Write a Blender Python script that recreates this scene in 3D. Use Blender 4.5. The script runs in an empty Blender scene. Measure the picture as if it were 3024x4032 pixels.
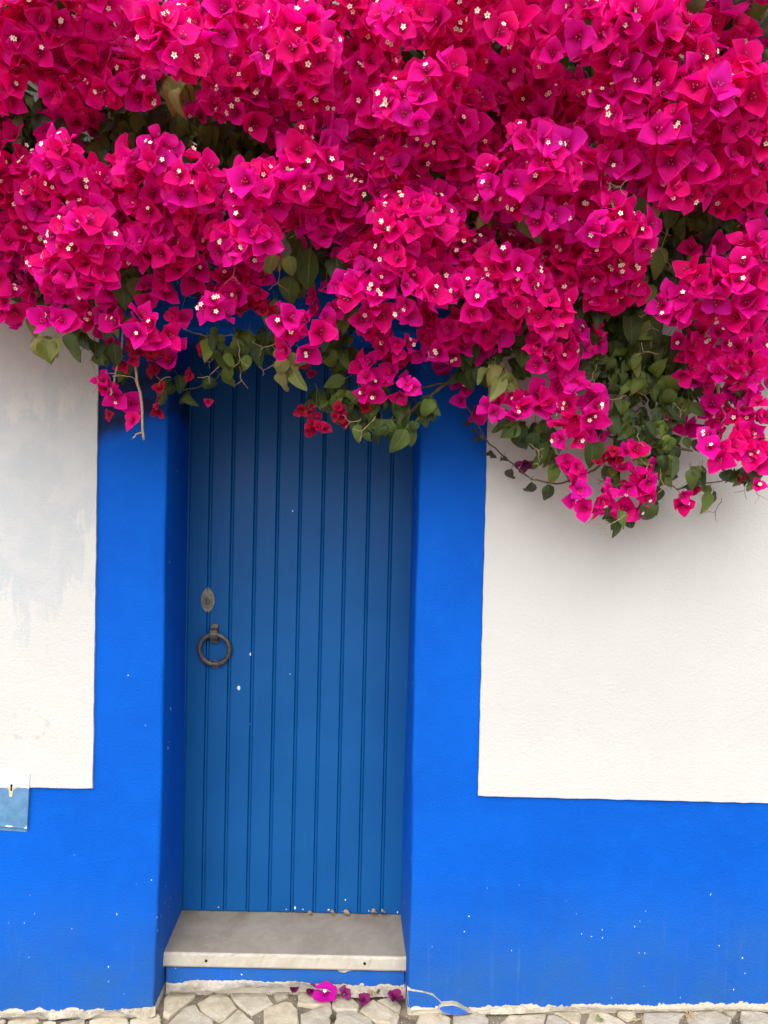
import bpy, bmesh, math, random
import numpy as np
from mathutils import Vector, Matrix

random.seed(11)
RNG = np.random.default_rng(23)
scene = bpy.context.scene
COL = scene.collection

# ------------------------------------------------------------------ camera
CAM = Vector((0.0, -2.6, 1.72))
PITCH, ROLL = math.radians(1.4), math.radians(1.15)
FPX, PCX, PCY = 3029.5, 1512.0, 2016.0          # focal length and centre in photo pixels
_f = Vector((0, math.cos(PITCH), -math.sin(PITCH)))
_r0 = Vector((1, 0, 0)); _u0 = Vector((0, math.sin(PITCH), math.cos(PITCH)))
CR = _r0 * math.cos(ROLL) + _u0 * math.sin(ROLL)
CU = _u0 * math.cos(ROLL) - _r0 * math.sin(ROLL)
cd = bpy.data.cameras.new('camera'); cam = bpy.data.objects.new('camera', cd); COL.objects.link(cam)
cd.sensor_fit = 'VERTICAL'; cd.sensor_height = 34.6; cd.sensor_width = 25.95; cd.lens = 34.6 * FPX / 4032
cd.clip_start = 0.05; cd.clip_end = 500
m = Matrix.Identity(4)
for i in range(3):
    m[i][0] = CR[i]; m[i][1] = CU[i]; m[i][2] = -_f[i]; m[i][3] = CAM[i]
cam.matrix_world = m
scene.camera = cam

# ------------------------------------------------------------------ sky, sun, exposure (bright overcast day)
SUN_EL, SUN_AZ = math.radians(52), math.radians(192)   # azimuth: direction the light comes from, from +y clockwise
w = bpy.data.worlds.new('World'); scene.world = w; w.use_nodes = True
wn = w.node_tree.nodes; wl = w.node_tree.links
bg = wn['Background']
sky = wn.new('ShaderNodeTexSky'); sky.sky_type = 'NISHITA'; sky.sun_disc = False
sky.sun_elevation = SUN_EL; sky.sun_rotation = SUN_AZ
sky.air_density = 1.0; sky.dust_density = 4.0; sky.ozone_density = 1.0
hs = wn.new('ShaderNodeHueSaturation'); hs.inputs['Saturation'].default_value = 0.15
wl.new(sky.outputs['Color'], hs.inputs['Color']); wl.new(hs.outputs['Color'], bg.inputs['Color'])
bg.inputs['Strength'].default_value = 0.145
sd = bpy.data.lights.new('sun', 'SUN'); sun = bpy.data.objects.new('sun', sd); COL.objects.link(sun)
sd.energy = 1.25; sd.angle = math.radians(88); sd.color = (1.0, 0.975, 0.94)
sdir = Vector((math.sin(SUN_AZ) * math.cos(SUN_EL), math.cos(SUN_AZ) * math.cos(SUN_EL), math.sin(SUN_EL)))
sun.rotation_euler = sdir.to_track_quat('Z', 'Y').to_euler()
vs = scene.view_settings
vs.view_transform = 'Standard'; vs.look = 'None'; vs.gamma = 1.0; vs.use_curve_mapping = False
vs.exposure = 1.12
scene.render.engine = 'CYCLES'
scene.cycles.max_bounces = 8; scene.cycles.diffuse_bounces = 5; scene.cycles.transmission_bounces = 4

# ------------------------------------------------------------------ geometry from photo pixels
def ray(u, v):
    return _f + CR * ((u - PCX) / FPX) + CU * ((PCY - v) / FPX)
def W(u, v, y=0.0):
    d = ray(u, v); t = (y - CAM.y) / d.y
    return CAM + d * t
def proj(P):
    q = Vector(P) - CAM; z = q.dot(_f)
    return PCX + FPX * q.dot(CR) / z, PCY - FPX * q.dot(CU) / z, z
_gl, _gr = W(60, 4008), W(2600, 3982)
GS = (_gr.z - _gl.z) / (_gr.x - _gl.x); GZ0 = _gl.z - GS * _gl.x       # the street falls a little to the left
def gz(x): return GZ0 + GS * x
def G(u, v):
    d = ray(u, v); t = (GZ0 + GS * CAM.x - CAM.z) / (d.z - GS * d.x)
    return CAM + d * t
def lerp_pts(pts, v):
    pts = sorted(pts, key=lambda p: p[1])
    if v <= pts[0][1]: a, b = pts[0], pts[1]
    elif v >= pts[-1][1]: a, b = pts[-2], pts[-1]
    else:
        for a, b in zip(pts, pts[1:]):
            if a[1] <= v <= b[1]: break
    return a[0] + (b[0] - a[0]) * (v - a[1]) / (b[1] - a[1])

# ------------------------------------------------------------------ object helpers
def tag(o, label=None, cat=None, group=None, kind=None):
    if label: o['label'] = label
    if cat: o['category'] = cat
    if group: o['group'] = group
    if kind: o['kind'] = kind
    return o
def link(name, me, parent=None, mat=None):
    o = bpy.data.objects.new(name, me); COL.objects.link(o)
    if parent is not None:
        o.parent = parent; o.matrix_parent_inverse = PINV[parent.name]
    if mat is not None and me is not None and not me.materials: me.materials.append(mat)
    return o
PINV = {}
def reg(o, M=None):
    PINV[o.name] = (M if M is not None else Matrix.Translation(o.location)).inverted(); return o
def empty(name, loc):
    o = bpy.data.objects.new(name, None); COL.objects.link(o); o.location = loc; o.empty_display_size = .1
    return reg(o)
def mesh_np(name, V, F, mat=None, smooth=True, attrs=None):
    V = np.asarray(V, dtype=np.float32); F = np.asarray(F, dtype=np.int32)
    me = bpy.data.meshes.new(name); k = F.shape[1]
    me.vertices.add(len(V)); me.vertices.foreach_set('co', V.ravel())
    me.loops.add(F.size); me.loops.foreach_set('vertex_index', F.ravel())
    me.polygons.add(len(F)); me.polygons.foreach_set('loop_start', np.arange(0, F.size, k, dtype=np.int32))
    me.polygons.foreach_set('use_smooth', np.full(len(F), smooth))
    for nm, arr in (attrs or {}).items():
        a = me.attributes.new(nm, 'FLOAT', 'POINT'); a.data.foreach_set('value', np.asarray(arr, dtype=np.float32))
    me.update(calc_edges=True); me.validate()
    if mat: me.materials.append(mat)
    return me
def mesh_bm(name, bm, mat=None, smooth=False):
    me = bpy.data.meshes.new(name); bmesh.ops.recalc_face_normals(bm, faces=bm.faces)
    bm.to_mesh(me); bm.free()
    if smooth:
        for p in me.polygons: p.use_smooth = True
    if mat: me.materials.append(mat)
    return me
def bm_box(bm, lo, hi, bevel=0.0, seg=1):
    r = bmesh.ops.create_cube(bm, size=1.0)
    for v in r['verts']:
        v.co = Vector([lo[i] + (v.co[i] + .5) * (hi[i] - lo[i]) for i in range(3)])
    if bevel:
        es = list({e for v in r['verts'] for e in v.link_edges})
        bmesh.ops.bevel(bm, geom=es, offset=bevel, segments=seg, affect='EDGES', profile=.5)
def bm_prism(bm, pts, back, bevel=0.0):
    """front outline pts (3D, one loop) pushed back by the vector back; the front rim is bevelled"""
    fv = [bm.verts.new(p) for p in pts]
    bv = [bm.verts.new(Vector(p) + Vector(back)) for p in pts]
    f = bm.faces.new(fv); bm.faces.new(list(reversed(bv)))
    n = len(pts)
    for i in range(n):
        bm.faces.new((fv[i], bv[i], bv[(i + 1) % n], fv[(i + 1) % n]))
    if bevel:
        bmesh.ops.bevel(bm, geom=[e for e in f.edges], offset=bevel, segments=2, affect='EDGES', profile=.5)
def tube_arrays(pts, rads, n=5):
    pts = [Vector(p) for p in pts]; V = []; F = []
    up = Vector((.31, .52, .8))
    for i, p in enumerate(pts):
        d = (pts[min(i + 1, len(pts) - 1)] - pts[max(i - 1, 0)])
        d = d.normalized() if d.length > 1e-9 else Vector((0, 0, 1))
        a = d.cross(up).normalized(); b = d.cross(a)
        for k in range(n):
            t = 2 * math.pi * k / n
            V.append(p + (a * math.cos(t) + b * math.sin(t)) * rads[i])
    for i in range(len(pts) - 1):
        for k in range(n):
            F.append((i * n + k, i * n + (k + 1) % n, (i + 1) * n + (k + 1) % n, (i + 1) * n + k))
    # rounded-off end: last ring closed to its centre
    c = len(V); V.append(pts[-1])
    for k in range(n):
        F.append(((len(pts) - 1) * n + k, (len(pts) - 1) * n + (k + 1) % n, c, c))
    return V, F
def join_arrays(items):
    Vs, Fs, o = [], [], 0
    for V, F in items:
        V = np.asarray([tuple(v) for v in V]); Vs.append(V); Fs.append(np.asarray(F) + o); o += len(V)
    return np.vstack(Vs), np.vstack(Fs)
def mesh_tube(name, V, F, mat):
    F4 = [f for f in F]
    me = bpy.data.meshes.new(name)
    me.from_pydata([tuple(v) for v in V], [], [tuple(f) if f[2] != f[3] else tuple(f[:3]) for f in F4])
    for p in me.polygons: p.use_smooth = True
    me.materials.append(mat); return me

# ------------------------------------------------------------------ materials
class NT:
    def __init__(s, name):
        s.m = bpy.data.materials.new(name); s.m.use_nodes = True; s.t = s.m.node_tree
        s.bsdf = s.t.nodes['Principled BSDF']; s.out = s.t.nodes['Material Output']
        s.tc = None
    def n(s, typ, **kw):
        x = s.t.nodes.new(typ)
        for k, v in kw.items(): setattr(x, k, v)
        return x
    def l(s, a, b): s.t.links.new(a, b)
    def val(s, sock, v):
        if hasattr(v, 'is_output') : s.l(v, sock)
        else: sock.default_value = v
    def pos(s):
        if s.tc is None: s.tc = s.n('ShaderNodeTexCoord').outputs['Object']
        return s.tc
    def noise(s, scale, detail=4, rough=.55, vec=None, dist=0.0, col=False):
        x = s.n('ShaderNodeTexNoise'); s.val(x.inputs['Scale'], scale); x.inputs['Detail'].default_value = detail
        x.inputs['Roughness'].default_value = rough; x.inputs['Distortion'].default_value = dist
        s.l(vec or s.pos(), x.inputs['Vector']); return x.outputs['Color' if col else 'Fac']
    def math(s, op, a, b=0.0, c=0.0, clamp=False):
        x = s.n('ShaderNodeMath', operation=op, use_clamp=clamp)
        for i, v in enumerate((a, b, c)): s.val(x.inputs[i], v)
        return x.outputs[0]
    def ramp(s, v, lo, hi, a=0.0, b=1.0):
        if lo > hi: lo, hi, a, b = hi, lo, b, a
        x = s.n('ShaderNodeMapRange', interpolation_type='SMOOTHSTEP')
        s.val(x.inputs[0], v); 
        for i, q in zip((1, 2, 3, 4), (lo, hi, a, b)): s.val(x.inputs[i], q)
        return x.outputs[0]
    def mix(s, f, a, b, blend='MIX'):
        x = s.n('ShaderNodeMix', data_type='RGBA', blend_type=blend)
        s.val(x.inputs[0], f)
        for i, v in ((6, a), (7, b)):
            if isinstance(v, tuple): v = (*v, 1.0) if len(v) == 3 else v
            s.val(x.inputs[i], v)
        return x.outputs[2]
    def scaled(s, sx, sy, sz):
        x = s.n('ShaderNodeMapping'); x.inputs['Scale'].default_value = (sx, sy, sz); s.l(s.pos(), x.inputs['Vector']); return x.outputs[0]
    def xyz(s):
        x = s.n('ShaderNodeSeparateXYZ'); s.l(s.pos(), x.inputs[0]); return x.outputs
    def bump(s, h, dist, strength=1.0, prev=None):
        x = s.n('ShaderNodeBump'); x.inputs['Strength'].default_value = strength; x.inputs['Distance'].default_value = dist
        s.l(h, x.inputs['Height'])
        if prev: s.l(prev, x.inputs['Normal'])
        return x.outputs[0]
    def done(s, col, rough=.8, normal=None, spec=.3, metal=0.0):
        b = s.bsdf
        if isinstance(col, tuple): col = (*col, 1.0)
        s.val(b.inputs['Base Color'], col); s.val(b.inputs['Roughness'], rough)
        s.val(b.inputs['Specular IOR Level'], spec); s.val(b.inputs['Metallic'], metal)
        if normal: s.l(normal, b.inputs['Normal'])
        return s.m
    def attr(s, nm):
        x = s.n('ShaderNodeAttribute', attribute_name=nm); return x.outputs['Fac']
    def rnd(s):
        a = s.n('ShaderNodeObjectInfo').outputs['Random']; b = s.n('ShaderNodeNewGeometry').outputs['Random Per Island']
        return s.math('FRACT', s.math('ADD', a, b))

def plaster_bump(q, amp=1.0):
    a = q.noise(150, 2, .5); b = q.noise(7, 3, .5); c = q.noise(420, 2, .5)
    n = q.bump(b, .006 * amp, .6)
    n = q.bump(a, .0026 * amp, .75, n)
    return q.bump(c, .0010 * amp, .6, n)

def specks(q, scale, size, dens):
    """white paint flecks: small irregular dots, sparse, a little elongated"""
    wv = q.n('ShaderNodeVectorMath', operation='ADD'); q.l(q.scaled(1.0, 1.0, .7), wv.inputs[0])
    sc = q.n('ShaderNodeVectorMath', operation='SCALE'); q.l(q.noise(60, 2, col=True), sc.inputs[0]); sc.inputs[3].default_value = .010
    q.l(sc.outputs[0], wv.inputs[1])
    v = q.n('ShaderNodeTexVoronoi', feature='F1'); v.inputs['Scale'].default_value = scale; q.l(wv.outputs[0], v.inputs['Vector'])
    se = q.n('ShaderNodeSeparateColor'); q.l(v.outputs['Color'], se.inputs[0])
    on = q.math('LESS_THAN', se.outputs[0], dens)
    r = q.math('MULTIPLY', q.math('ADD', q.math('MULTIPLY', se.outputs[1], .8), .35), size * scale)
    return q.math('MULTIPLY', on, q.math('LESS_THAN', v.outputs['Distance'], r))

P_ = lambda u, v: W(u, v, 0)
STAIN_A, STAIN_B = P_(392, 1700), P_(672, 1600)
Z_PL, Z_PR = P_(200, 3101).z, P_(2400, 3139).z
def make_blue():
    q = NT('cobalt_wall_paint'); X, Y, Z = q.xyz()
    big = q.noise(2.2, 4, .55); mid = q.noise(14, 5, .6)
    col = q.mix(q.ramp(big, .35, .7), (.0003, .072, .415), (.0004, .086, .47))
    col = q.mix(q.ramp(mid, .45, .75, 0, .5), col, (.001, .094, .48))
    # chalky worn foot of the wall
    zz = q.math('SUBTRACT', Z, q.math('MULTIPLY', X, GS))
    foot = q.math('MULTIPLY', q.ramp(zz, GZ0 + .55, GZ0 - .02), q.ramp(q.noise(5, 6, .68), .30, .68, .45, 1.0))
    col = q.mix(q.math('MULTIPLY', foot, 1.0), col, (.020, .092, .29))
    strk = q.noise(1.0, 4, .6, vec=q.scaled(46, 46, 3.0))
    st = q.math('MULTIPLY', q.ramp(strk, .56, .72), q.ramp(zz, GZ0 + .42, GZ0 + .04))
    col = q.mix(q.math('MULTIPLY', st, .35), col, (.05, .14, .38))
    # pale scuffs
    sc = q.noise(5.5, 6, .7, dist=.6)
    col = q.mix(q.math('MULTIPLY', q.ramp(sc, .66, .80), .30), col, (.02, .15, .58))
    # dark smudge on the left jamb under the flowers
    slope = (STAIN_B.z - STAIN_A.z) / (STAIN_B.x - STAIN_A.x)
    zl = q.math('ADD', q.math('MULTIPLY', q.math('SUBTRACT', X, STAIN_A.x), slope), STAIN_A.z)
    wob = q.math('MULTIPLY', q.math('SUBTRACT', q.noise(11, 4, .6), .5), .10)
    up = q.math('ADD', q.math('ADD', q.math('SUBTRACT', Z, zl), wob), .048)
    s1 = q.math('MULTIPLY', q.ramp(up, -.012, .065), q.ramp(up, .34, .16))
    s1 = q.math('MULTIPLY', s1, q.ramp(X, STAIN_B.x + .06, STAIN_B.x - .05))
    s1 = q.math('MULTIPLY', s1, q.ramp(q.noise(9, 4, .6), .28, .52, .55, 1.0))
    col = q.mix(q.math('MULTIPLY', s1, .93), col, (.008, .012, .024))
    # white flecks, thicker towards the foot
    fl = q.math('MAXIMUM', q.math('MULTIPLY', specks(q, 34, .0042, .045), 1.0),
                q.math('MULTIPLY', specks(q, 55, .0030, .10), q.ramp(zz, GZ0 + .55, GZ0 + .15)))
    col = q.mix(q.math('MULTIPLY', fl, .85), col, (.70, .76, .78))
    # ragged lower edge of the paint: bare render shows
    bare = q.math('ADD', q.math('SUBTRACT', zz, GZ0 + .026), q.math('MULTIPLY', q.math('SUBTRACT', q.noise(17, 5, .65), .5), .060))
    isb = q.math('LESS_THAN', bare, 0.0)
    col = q.mix(isb, col, q.mix(q.noise(40, 4), (.36, .31, .24), (.60, .55, .46)))
    n = plaster_bump(q, 1.0)
    return q.done(col, .7, n, .10)

def make_white():
    q = NT('white_wall_render'); X, Y, Z = q.xyz()
    big = q.noise(1.6, 4, .6); mid = q.noise(9, 5, .6)
    col = q.mix(q.ramp(big, .3, .7), (.464, .458, .446), (.490, .485, .475))
    col = q.mix(q.ramp(mid, .55, .8, 0, .35), col, (.505, .502, .494))
    # cooler repainted patch with runs on the left panel
    cA = P_(60, 1980)
    dx = q.math('DIVIDE', q.math('SUBTRACT', X, cA.x), .33); dz = q.math('DIVIDE', q.math('SUBTRACT', Z, cA.z), .40)
    rr = q.math('SQRT', q.math('ADD', q.math('MULTIPLY', dx, dx), q.math('MULTIPLY', dz, dz)))
    run = q.noise(1.0, 5, .65, vec=q.scaled(22, 22, 4.0)); cl = q.noise(6.5, 6, .68, dist=.8)
    edge = q.math('ADD', rr, q.math('MULTIPLY', q.math('SUBTRACT', q.math('ADD', run, cl), 1.0), 1.7))
    pm = q.math('MULTIPLY', q.ramp(edge, 1.10, .86), q.ramp(cl, .36, .58, .45, 1.0))
    col = q.mix(q.math('MULTIPLY', pm, .95), col, (.400, .420, .438))
    # faint pale runs on the right panel
    cB = P_(2690, 1930)
    dx = q.math('DIVIDE', q.math('SUBTRACT', X, cB.x), .10); dz = q.math('DIVIDE', q.math('SUBTRACT', Z, cB.z), .10)
    rb = q.math('SQRT', q.math('ADD', q.math('MULTIPLY', dx, dx), q.math('MULTIPLY', dz, dz)))
    col = q.mix(q.math('MULTIPLY', q.ramp(q.math('ADD', rb, q.math('MULTIPLY', q.math('SUBTRACT', run, .5), 1.5)), 1.1, .5), .6), col, (.60, .62, .645))
    # grey scuffs and pin dirt
    cC = P_(118, 2850)
    dx = q.math('DIVIDE', q.math('SUBTRACT', X, cC.x), .085); dz = q.math('DIVIDE', q.math('SUBTRACT', Z, cC.z), .07)
    rc = q.math('SQRT', q.math('ADD', q.math('MULTIPLY', dx, dx), q.math('MULTIPLY', dz, dz)))
    arc = q.math('MULTIPLY', q.ramp(q.math('ABSOLUTE', q.math('SUBTRACT', q.math('ADD', rc, q.math('MULTIPLY', q.math('SUBTRACT', cl, .5), .6)), .72)), .20, .02), q.ramp(q.noise(26, 5, .7), .46, .66))
    col = q.mix(q.math('MULTIPLY', arc, .55), col, (.34, .33, .31))
    dirt = q.ramp(q.noise(75, 4, .7), .70, .80)
    col = q.mix(q.math('MULTIPLY', q.math('MULTIPLY', dirt, q.ramp(q.noise(3.2, 3), .48, .62)), .28), col, (.42, .40, .36))
    pits = specks(q, 28, .0022, .05)
    col = q.mix(q.math('MULTIPLY', pits, .45), col, (.30, .28, .25))
    return q.done(col, .85, plaster_bump(q, .9), .2)

def make_door():
    q = NT('blue_door_paint')
    g = q.noise(1.0, 4, .6, vec=q.scaled(130, 130, 3.2)); b = q.noise(3, 4, .6)
    col = q.mix(q.ramp(b, .3, .7), (.0006, .062, .215), (.0010, .071, .240))
    col = q.mix(q.ramp(g, .58, .78, 0, .4), col, (.005, .092, .30))
    X, Y, Z = q.xyz()
    col = q.mix(q.math('MULTIPLY', specks(q, 26, .0030, .030), .8), col, (.55, .66, .72))
    n = q.bump(g, .0010, .8); n = q.bump(q.noise(30, 3), .0006, .5, n)
    return q.done(col, q.ramp(b, .3, .7, .40, .52), n, .22)

def make_stone(name, a, b, c, objrand=True, amp=1.0):
    q = NT(name)
    vec = q.pos()
    if objrand:
        ad = q.n('ShaderNodeVectorMath', operation='ADD'); q.l(vec, ad.inputs[0])
        r = q.n('ShaderNodeCombineXYZ'); rr = q.math('MULTIPLY', q.rnd(), 9.0); q.l(rr, r.inputs[0]); q.l(rr, r.inputs[1])
        q.l(r.outputs[0], ad.inputs[1]); vec = ad.outputs[0]
    n1 = q.noise(14, 6, .68, vec=vec, dist=.5); n2 = q.noise(55, 5, .7, vec=vec); n3 = q.noise(210, 3, .6, vec=vec)
    col = q.mix(q.ramp(n1, .32, .68), a, b); col = q.mix(q.ramp(n2, .55, .75, 0, .75), col, c)
    if objrand: 
        col = q.mix(1.0, col, q.mix(q.rnd(), (.82, .82, .84), (1.08, 1.04, .96)), 'MULTIPLY')
    n = q.bump(n1, .006 * amp, .8); n = q.bump(n2, .003 * amp, .8, n); n = q.bump(n3, .0008 * amp, .7, n)
    return q.done(col, .85, n, .2)

DR = 0.36            # depth of the door recess
SF = 0.105           # step front behind the wall face
def make_slab():
    q = NT('step_limestone'); X, Y, Z = q.xyz()
    n1 = q.noise(9, 6, .7, dist=.6); n2 = q.noise(48, 5, .7); n3 = q.noise(190, 3, .6)
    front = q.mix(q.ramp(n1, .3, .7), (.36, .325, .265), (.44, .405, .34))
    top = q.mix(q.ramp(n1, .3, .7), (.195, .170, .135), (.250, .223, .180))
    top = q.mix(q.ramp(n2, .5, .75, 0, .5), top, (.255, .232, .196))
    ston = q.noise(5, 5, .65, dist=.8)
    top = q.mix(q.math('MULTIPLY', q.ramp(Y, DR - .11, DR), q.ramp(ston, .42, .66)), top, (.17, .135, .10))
    col = q.mix(q.ramp(Y, SF + .004, SF + .012), front, top)                  # darker top: trodden grime plus the recess's shade put into the colour
    col = q.mix(q.ramp(n2, .62, .8, 0, .5), col, (.52, .49, .43))
    col = q.mix(q.math('MULTIPLY', specks(q, 60, .0016, .12), .7), col, (.12, .10, .08))
    n = q.bump(n1, .002, .5); n = q.bump(n2, .0010, .7, n); n = q.bump(n3, .0005, .6, n)
    return q.done(col, .75, n, .2)
def make_bract(name, deep, mid, pink, wither=False):
    q = NT(name); t = q.attr('along'); r = q.rnd()
    col = q.mix(q.ramp(r, .0, 1.0), mid, pink)
    col = q.mix(q.math('MULTIPLY', q.ramp(q.math('FRACT', q.math('MULTIPLY', r, 7.3)), .80, 1.0), .55), col, (pink[0] * .80, pink[1] + .012, pink[2] * 1.25))
    edge = q.ramp(t, .0, .48)
    col = q.mix(edge, deep, col)
    col_rim = q.math('MULTIPLY', q.ramp(q.attr('rim'), .80, 1.0), .5)  # paler edge: the rim light of a translucent bract, put into its colour
    vein = q.noise(130, 3, .6)
    col = q.mix(q.ramp(vein, .5, .75, 0, .20), col, pink)
    col = q.mix(col_rim, col, (min(.97, pink[0] * 1.05), pink[1] + .03, pink[2] * 1.1))
    b = q.bump(q.noise(170, 3, .6), .0012, .6)
    b = q.bump(q.noise(38, 3, .5), .004, .5, b)
    q.done(col, .5, b, .13)
    tr = q.n('ShaderNodeBsdfTranslucent'); q.l(q.mix(1.0, col, (1.0, .6, .95), 'MULTIPLY') , tr.inputs[0]); q.l(b, tr.inputs['Normal'])
    mx = q.n('ShaderNodeMixShader'); mx.inputs[0].default_value = .12 if wither else .48
    q.l(q.bsdf.outputs[0], mx.inputs[1]); q.l(tr.outputs[0], mx.inputs[2]); q.l(mx.outputs[0], q.out.inputs[0])
    return q.m
def make_leaf(name, a, b, tip, vein):
    q = NT(name); t = q.attr('along'); s = q.attr('across'); r = q.rnd()
    col = q.mix(q.math('POWER', r, 1.9), a, b)
    col = q.mix(q.math('MULTIPLY', q.ramp(q.noise(45, 4, .65), .45, .75), .35), col, b)
    col = q.mix(q.math('MULTIPLY', q.ramp(t, .55, 1.0), q.math('MULTIPLY', q.ramp(r, .5, .95), .8)), col, tip)
    side = q.math('ABSOLUTE', q.math('SINE', q.math('MULTIPLY', q.math('SUBTRACT', t, q.math('MULTIPLY', q.math('ABSOLUTE', s), .35)), 19)))
    vn = q.math('MAXIMUM', q.ramp(q.math('ABSOLUTE', s), .09, .02), q.math('MULTIPLY', q.ramp(side, .16, .03), .45))
    col = q.mix(q.math('MULTIPLY', vn, .55), col, vein)
    n = q.bump(q.math('MULTIPLY', vn, -1.0), .001, .7); n = q.bump(q.noise(90, 3), .0015, .6, n)
    q.done(col, .42, n, .4)
    tr = q.n('ShaderNodeBsdfTranslucent'); q.l(q.mix(1.0, col, (1.3, 1.4, .5), 'MULTIPLY'), tr.inputs[0])
    mx = q.n('ShaderNodeMixShader'); mx.inputs[0].default_value = .22
    q.l(q.bsdf.outputs[0], mx.inputs[1]); q.l(tr.outputs[0], mx.inputs[2]); q.l(mx.outputs[0], q.out.inputs[0])
    return q.m
def make_metal(name, a, b, rough):
    q = NT(name); n1 = q.noise(70, 5, .65); n2 = q.noise(260, 4, .7)
    col = q.mix(q.ramp(n1, .35, .65), a, b); col = q.mix(q.ramp(n2, .56, .75, 0, .5), col, (.30, .28, .24))
    n = q.bump(n1, .0012, .7); n = q.bump(n2, .0006, .7, n)
    return q.done(col, rough, n, .5, .55)
def make_plain(name, a, b, scale=60, rough=.8, bump=.001):
    q = NT(name); n1 = q.noise(scale, 5, .65)
    col = q.mix(q.ramp(n1, .3, .7), a, b)
    return q.done(col, rough, q.bump(n1, bump, .8), .25)

M_BLUE = make_blue(); M_WHITE = make_white(); M_DOOR = make_door()
M_COBBLE = make_stone('cobble_limestone', (.36, .315, .235), (.50, .45, .355), (.56, .53, .46), True, 1.5)
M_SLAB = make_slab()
M_MORTAR = make_stone('bare_mortar', (.27, .23, .175), (.44, .40, .32), (.54, .50, .42), False, 1.6)
M_DIRT = make_stone('joint_dirt', (.10, .082, .06), (.21, .175, .125), (.33, .29, .22), False, 1.2)
M_BRACT = make_bract('magenta_bract', (.40, .0004, .055), (.94, .0008, .20), (.92, .0025, .41))
M_RED = make_bract('crimson_young_bract', (.20, .001, .012), (.48, .004, .035), (.62, .006, .085))
M_DRYB = make_bract('withered_purple_bract', (.08, .004, .04), (.16, .008, .085), (.22, .02, .12), True)
M_FRESHF = make_bract('fallen_magenta_bract', (.42, .002, .22), (.60, .003, .36), (.68, .01, .44))
M_LEAF = make_leaf('bougainvillea_leaf', (.018, .040, .010), (.150, .225, .034), (.16, .13, .03), (.15, .20, .06))
M_PALE = make_leaf('pale_olive_leaf', (.17, .22, .05), (.32, .31, .10), (.32, .17, .07), (.40, .42, .18))
M_DEAD = make_leaf('withered_leaf', (.035, .036, .018), (.075, .065, .030), (.10, .06, .03), (.10, .09, .05))
M_TAN = make_leaf('dry_tan_leaf', (.26, .17, .09), (.40, .28, .16), (.22, .12, .06), (.45, .34, .22))
M_FLORET = make_plain('cream_floret', (.82, .74, .56), (.88, .84, .74), 90, .6)
M_TUBE = make_plain('pink_floret_tube', (.36, .01, .08), (.45, .03, .12), 90, .6)
M_BUD = make_plain('pink_bud_tip', (.70, .22, .26), (.85, .45, .42), 90, .6)
M_EYE = make_plain('floret_eye', (.30, .20, .04), (.45, .33, .08), 90, .6)
M_TWIG = make_plain('pale_twig_bark', (.22, .15, .09), (.40, .30, .20), 90, .8)
M_STEM = make_plain('brown_stem_bark', (.06, .042, .026), (.13, .09, .055), 60, .85)
M_BRASS = make_metal('weathered_brass', (.13, .115, .095), (.235, .215, .18), .55)
M_IRON = make_metal('aged_bronze', (.060, .052, .043), (.13, .115, .095), .55)
M_DARK = make_plain('keyhole_dark', (.006, .006, .007), (.012, .012, .012), 50, .9)
M_BOXB = make_plain('faded_blue_box_paint', (.062, .165, .30), (.10, .215, .36), 30, .6, .0006)
M_BOXW = make_plain('white_box_paint', (.50, .515, .525), (.55, .56, .56), 14, .6, .0006)
M_RUST = make_plain('bare_cream_primer', (.45, .38, .26), (.56, .50, .38), 60, .8)
M_CHIP = make_plain('white_paint_chip', (.55, .56, .56), (.62, .63, .63), 60, .7)
M_GRIT = make_plain('pale_grit', (.40, .35, .27), (.66, .62, .55), 150, .9)
M_GRASS = make_plain('dry_grass', (.42, .32, .18), (.60, .48, .30), 60, .8)
M_DEBRIS = make_plain('joint_debris', (.12, .075, .045), (.30, .22, .14), 90, .9)

# ================================================================== the setting
DR = 0.36            # depth of the door recess
SF = 0.105           # step front behind the wall face
gx0, gx1 = -60.0, 60.0
me = mesh_np('pavement', [(gx0, .6, gz(gx0) - .005), (gx1, .6, gz(gx1) - .005), (gx1, -60, gz(gx1) - .005), (gx0, -60, gz(gx0) - .005)], [(3, 2, 1, 0)], M_DIRT, False)
# finer sheet near the wall, same plane sheet split in a grid
pave = link('pavement', me); tag(pave, kind='structure'); reg(pave, Matrix.Identity(4))

house = empty('house', (0.0, 0.0, gz(0)))
tag(house, 'white rendered house front with cobalt blue plinth and blue door surround', 'house')

# outlines, in photo pixels
OUT_L = [(398, 1000), (392, 1367), (380, 2300), (368, 3101)]
OUT_R = [(1930, 1000), (1917, 1740), (1897, 2500), (1881, 3130)]
IN_L = [(668, 1300), (662, 1640), (647, 2460), (631, 3372), (622, 3580), (613, 3762), (606, 4020)]
IN_R = [(1662, 1330), (1652, 1740), (1632, 2552), (1618, 3463), (1610, 3780), (1601, 4020)]
RB_L = [(752, 1370), (747, 1600), (733, 2460), (722, 3300), (716, 3585)]
RB_R = [(1634, 1370), (1628, 1750), (1605, 2700), (1581, 3400), (1577, 3595)]
rng = random.Random(5)
def jit(a): return rng.uniform(-a, a)
def wobble(phase, amp):
    f = [(rng.uniform(2, 5), rng.uniform(0, 6.3)), (rng.uniform(7, 13), rng.uniform(0, 6.3)), (rng.uniform(20, 40), rng.uniform(0, 6.3))]
    return lambda t: amp * (math.sin(f[0][0] * t + f[0][1]) + .6 * math.sin(f[1][0] * t + f[1][1]) + .35 * math.sin(f[2][0] * t + f[2][1]))
def edge_world(pts, y, n, v0, v1):
    return [W(lerp_pts(pts, v0 + (v1 - v0) * i / (n - 1)), v0 + (v1 - v0) * i / (n - 1), y) for i in range(n)]
LINT_V = 1303                     # lintel underside at the wall face
ZL = W(1150, LINT_V, 0).z
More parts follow.
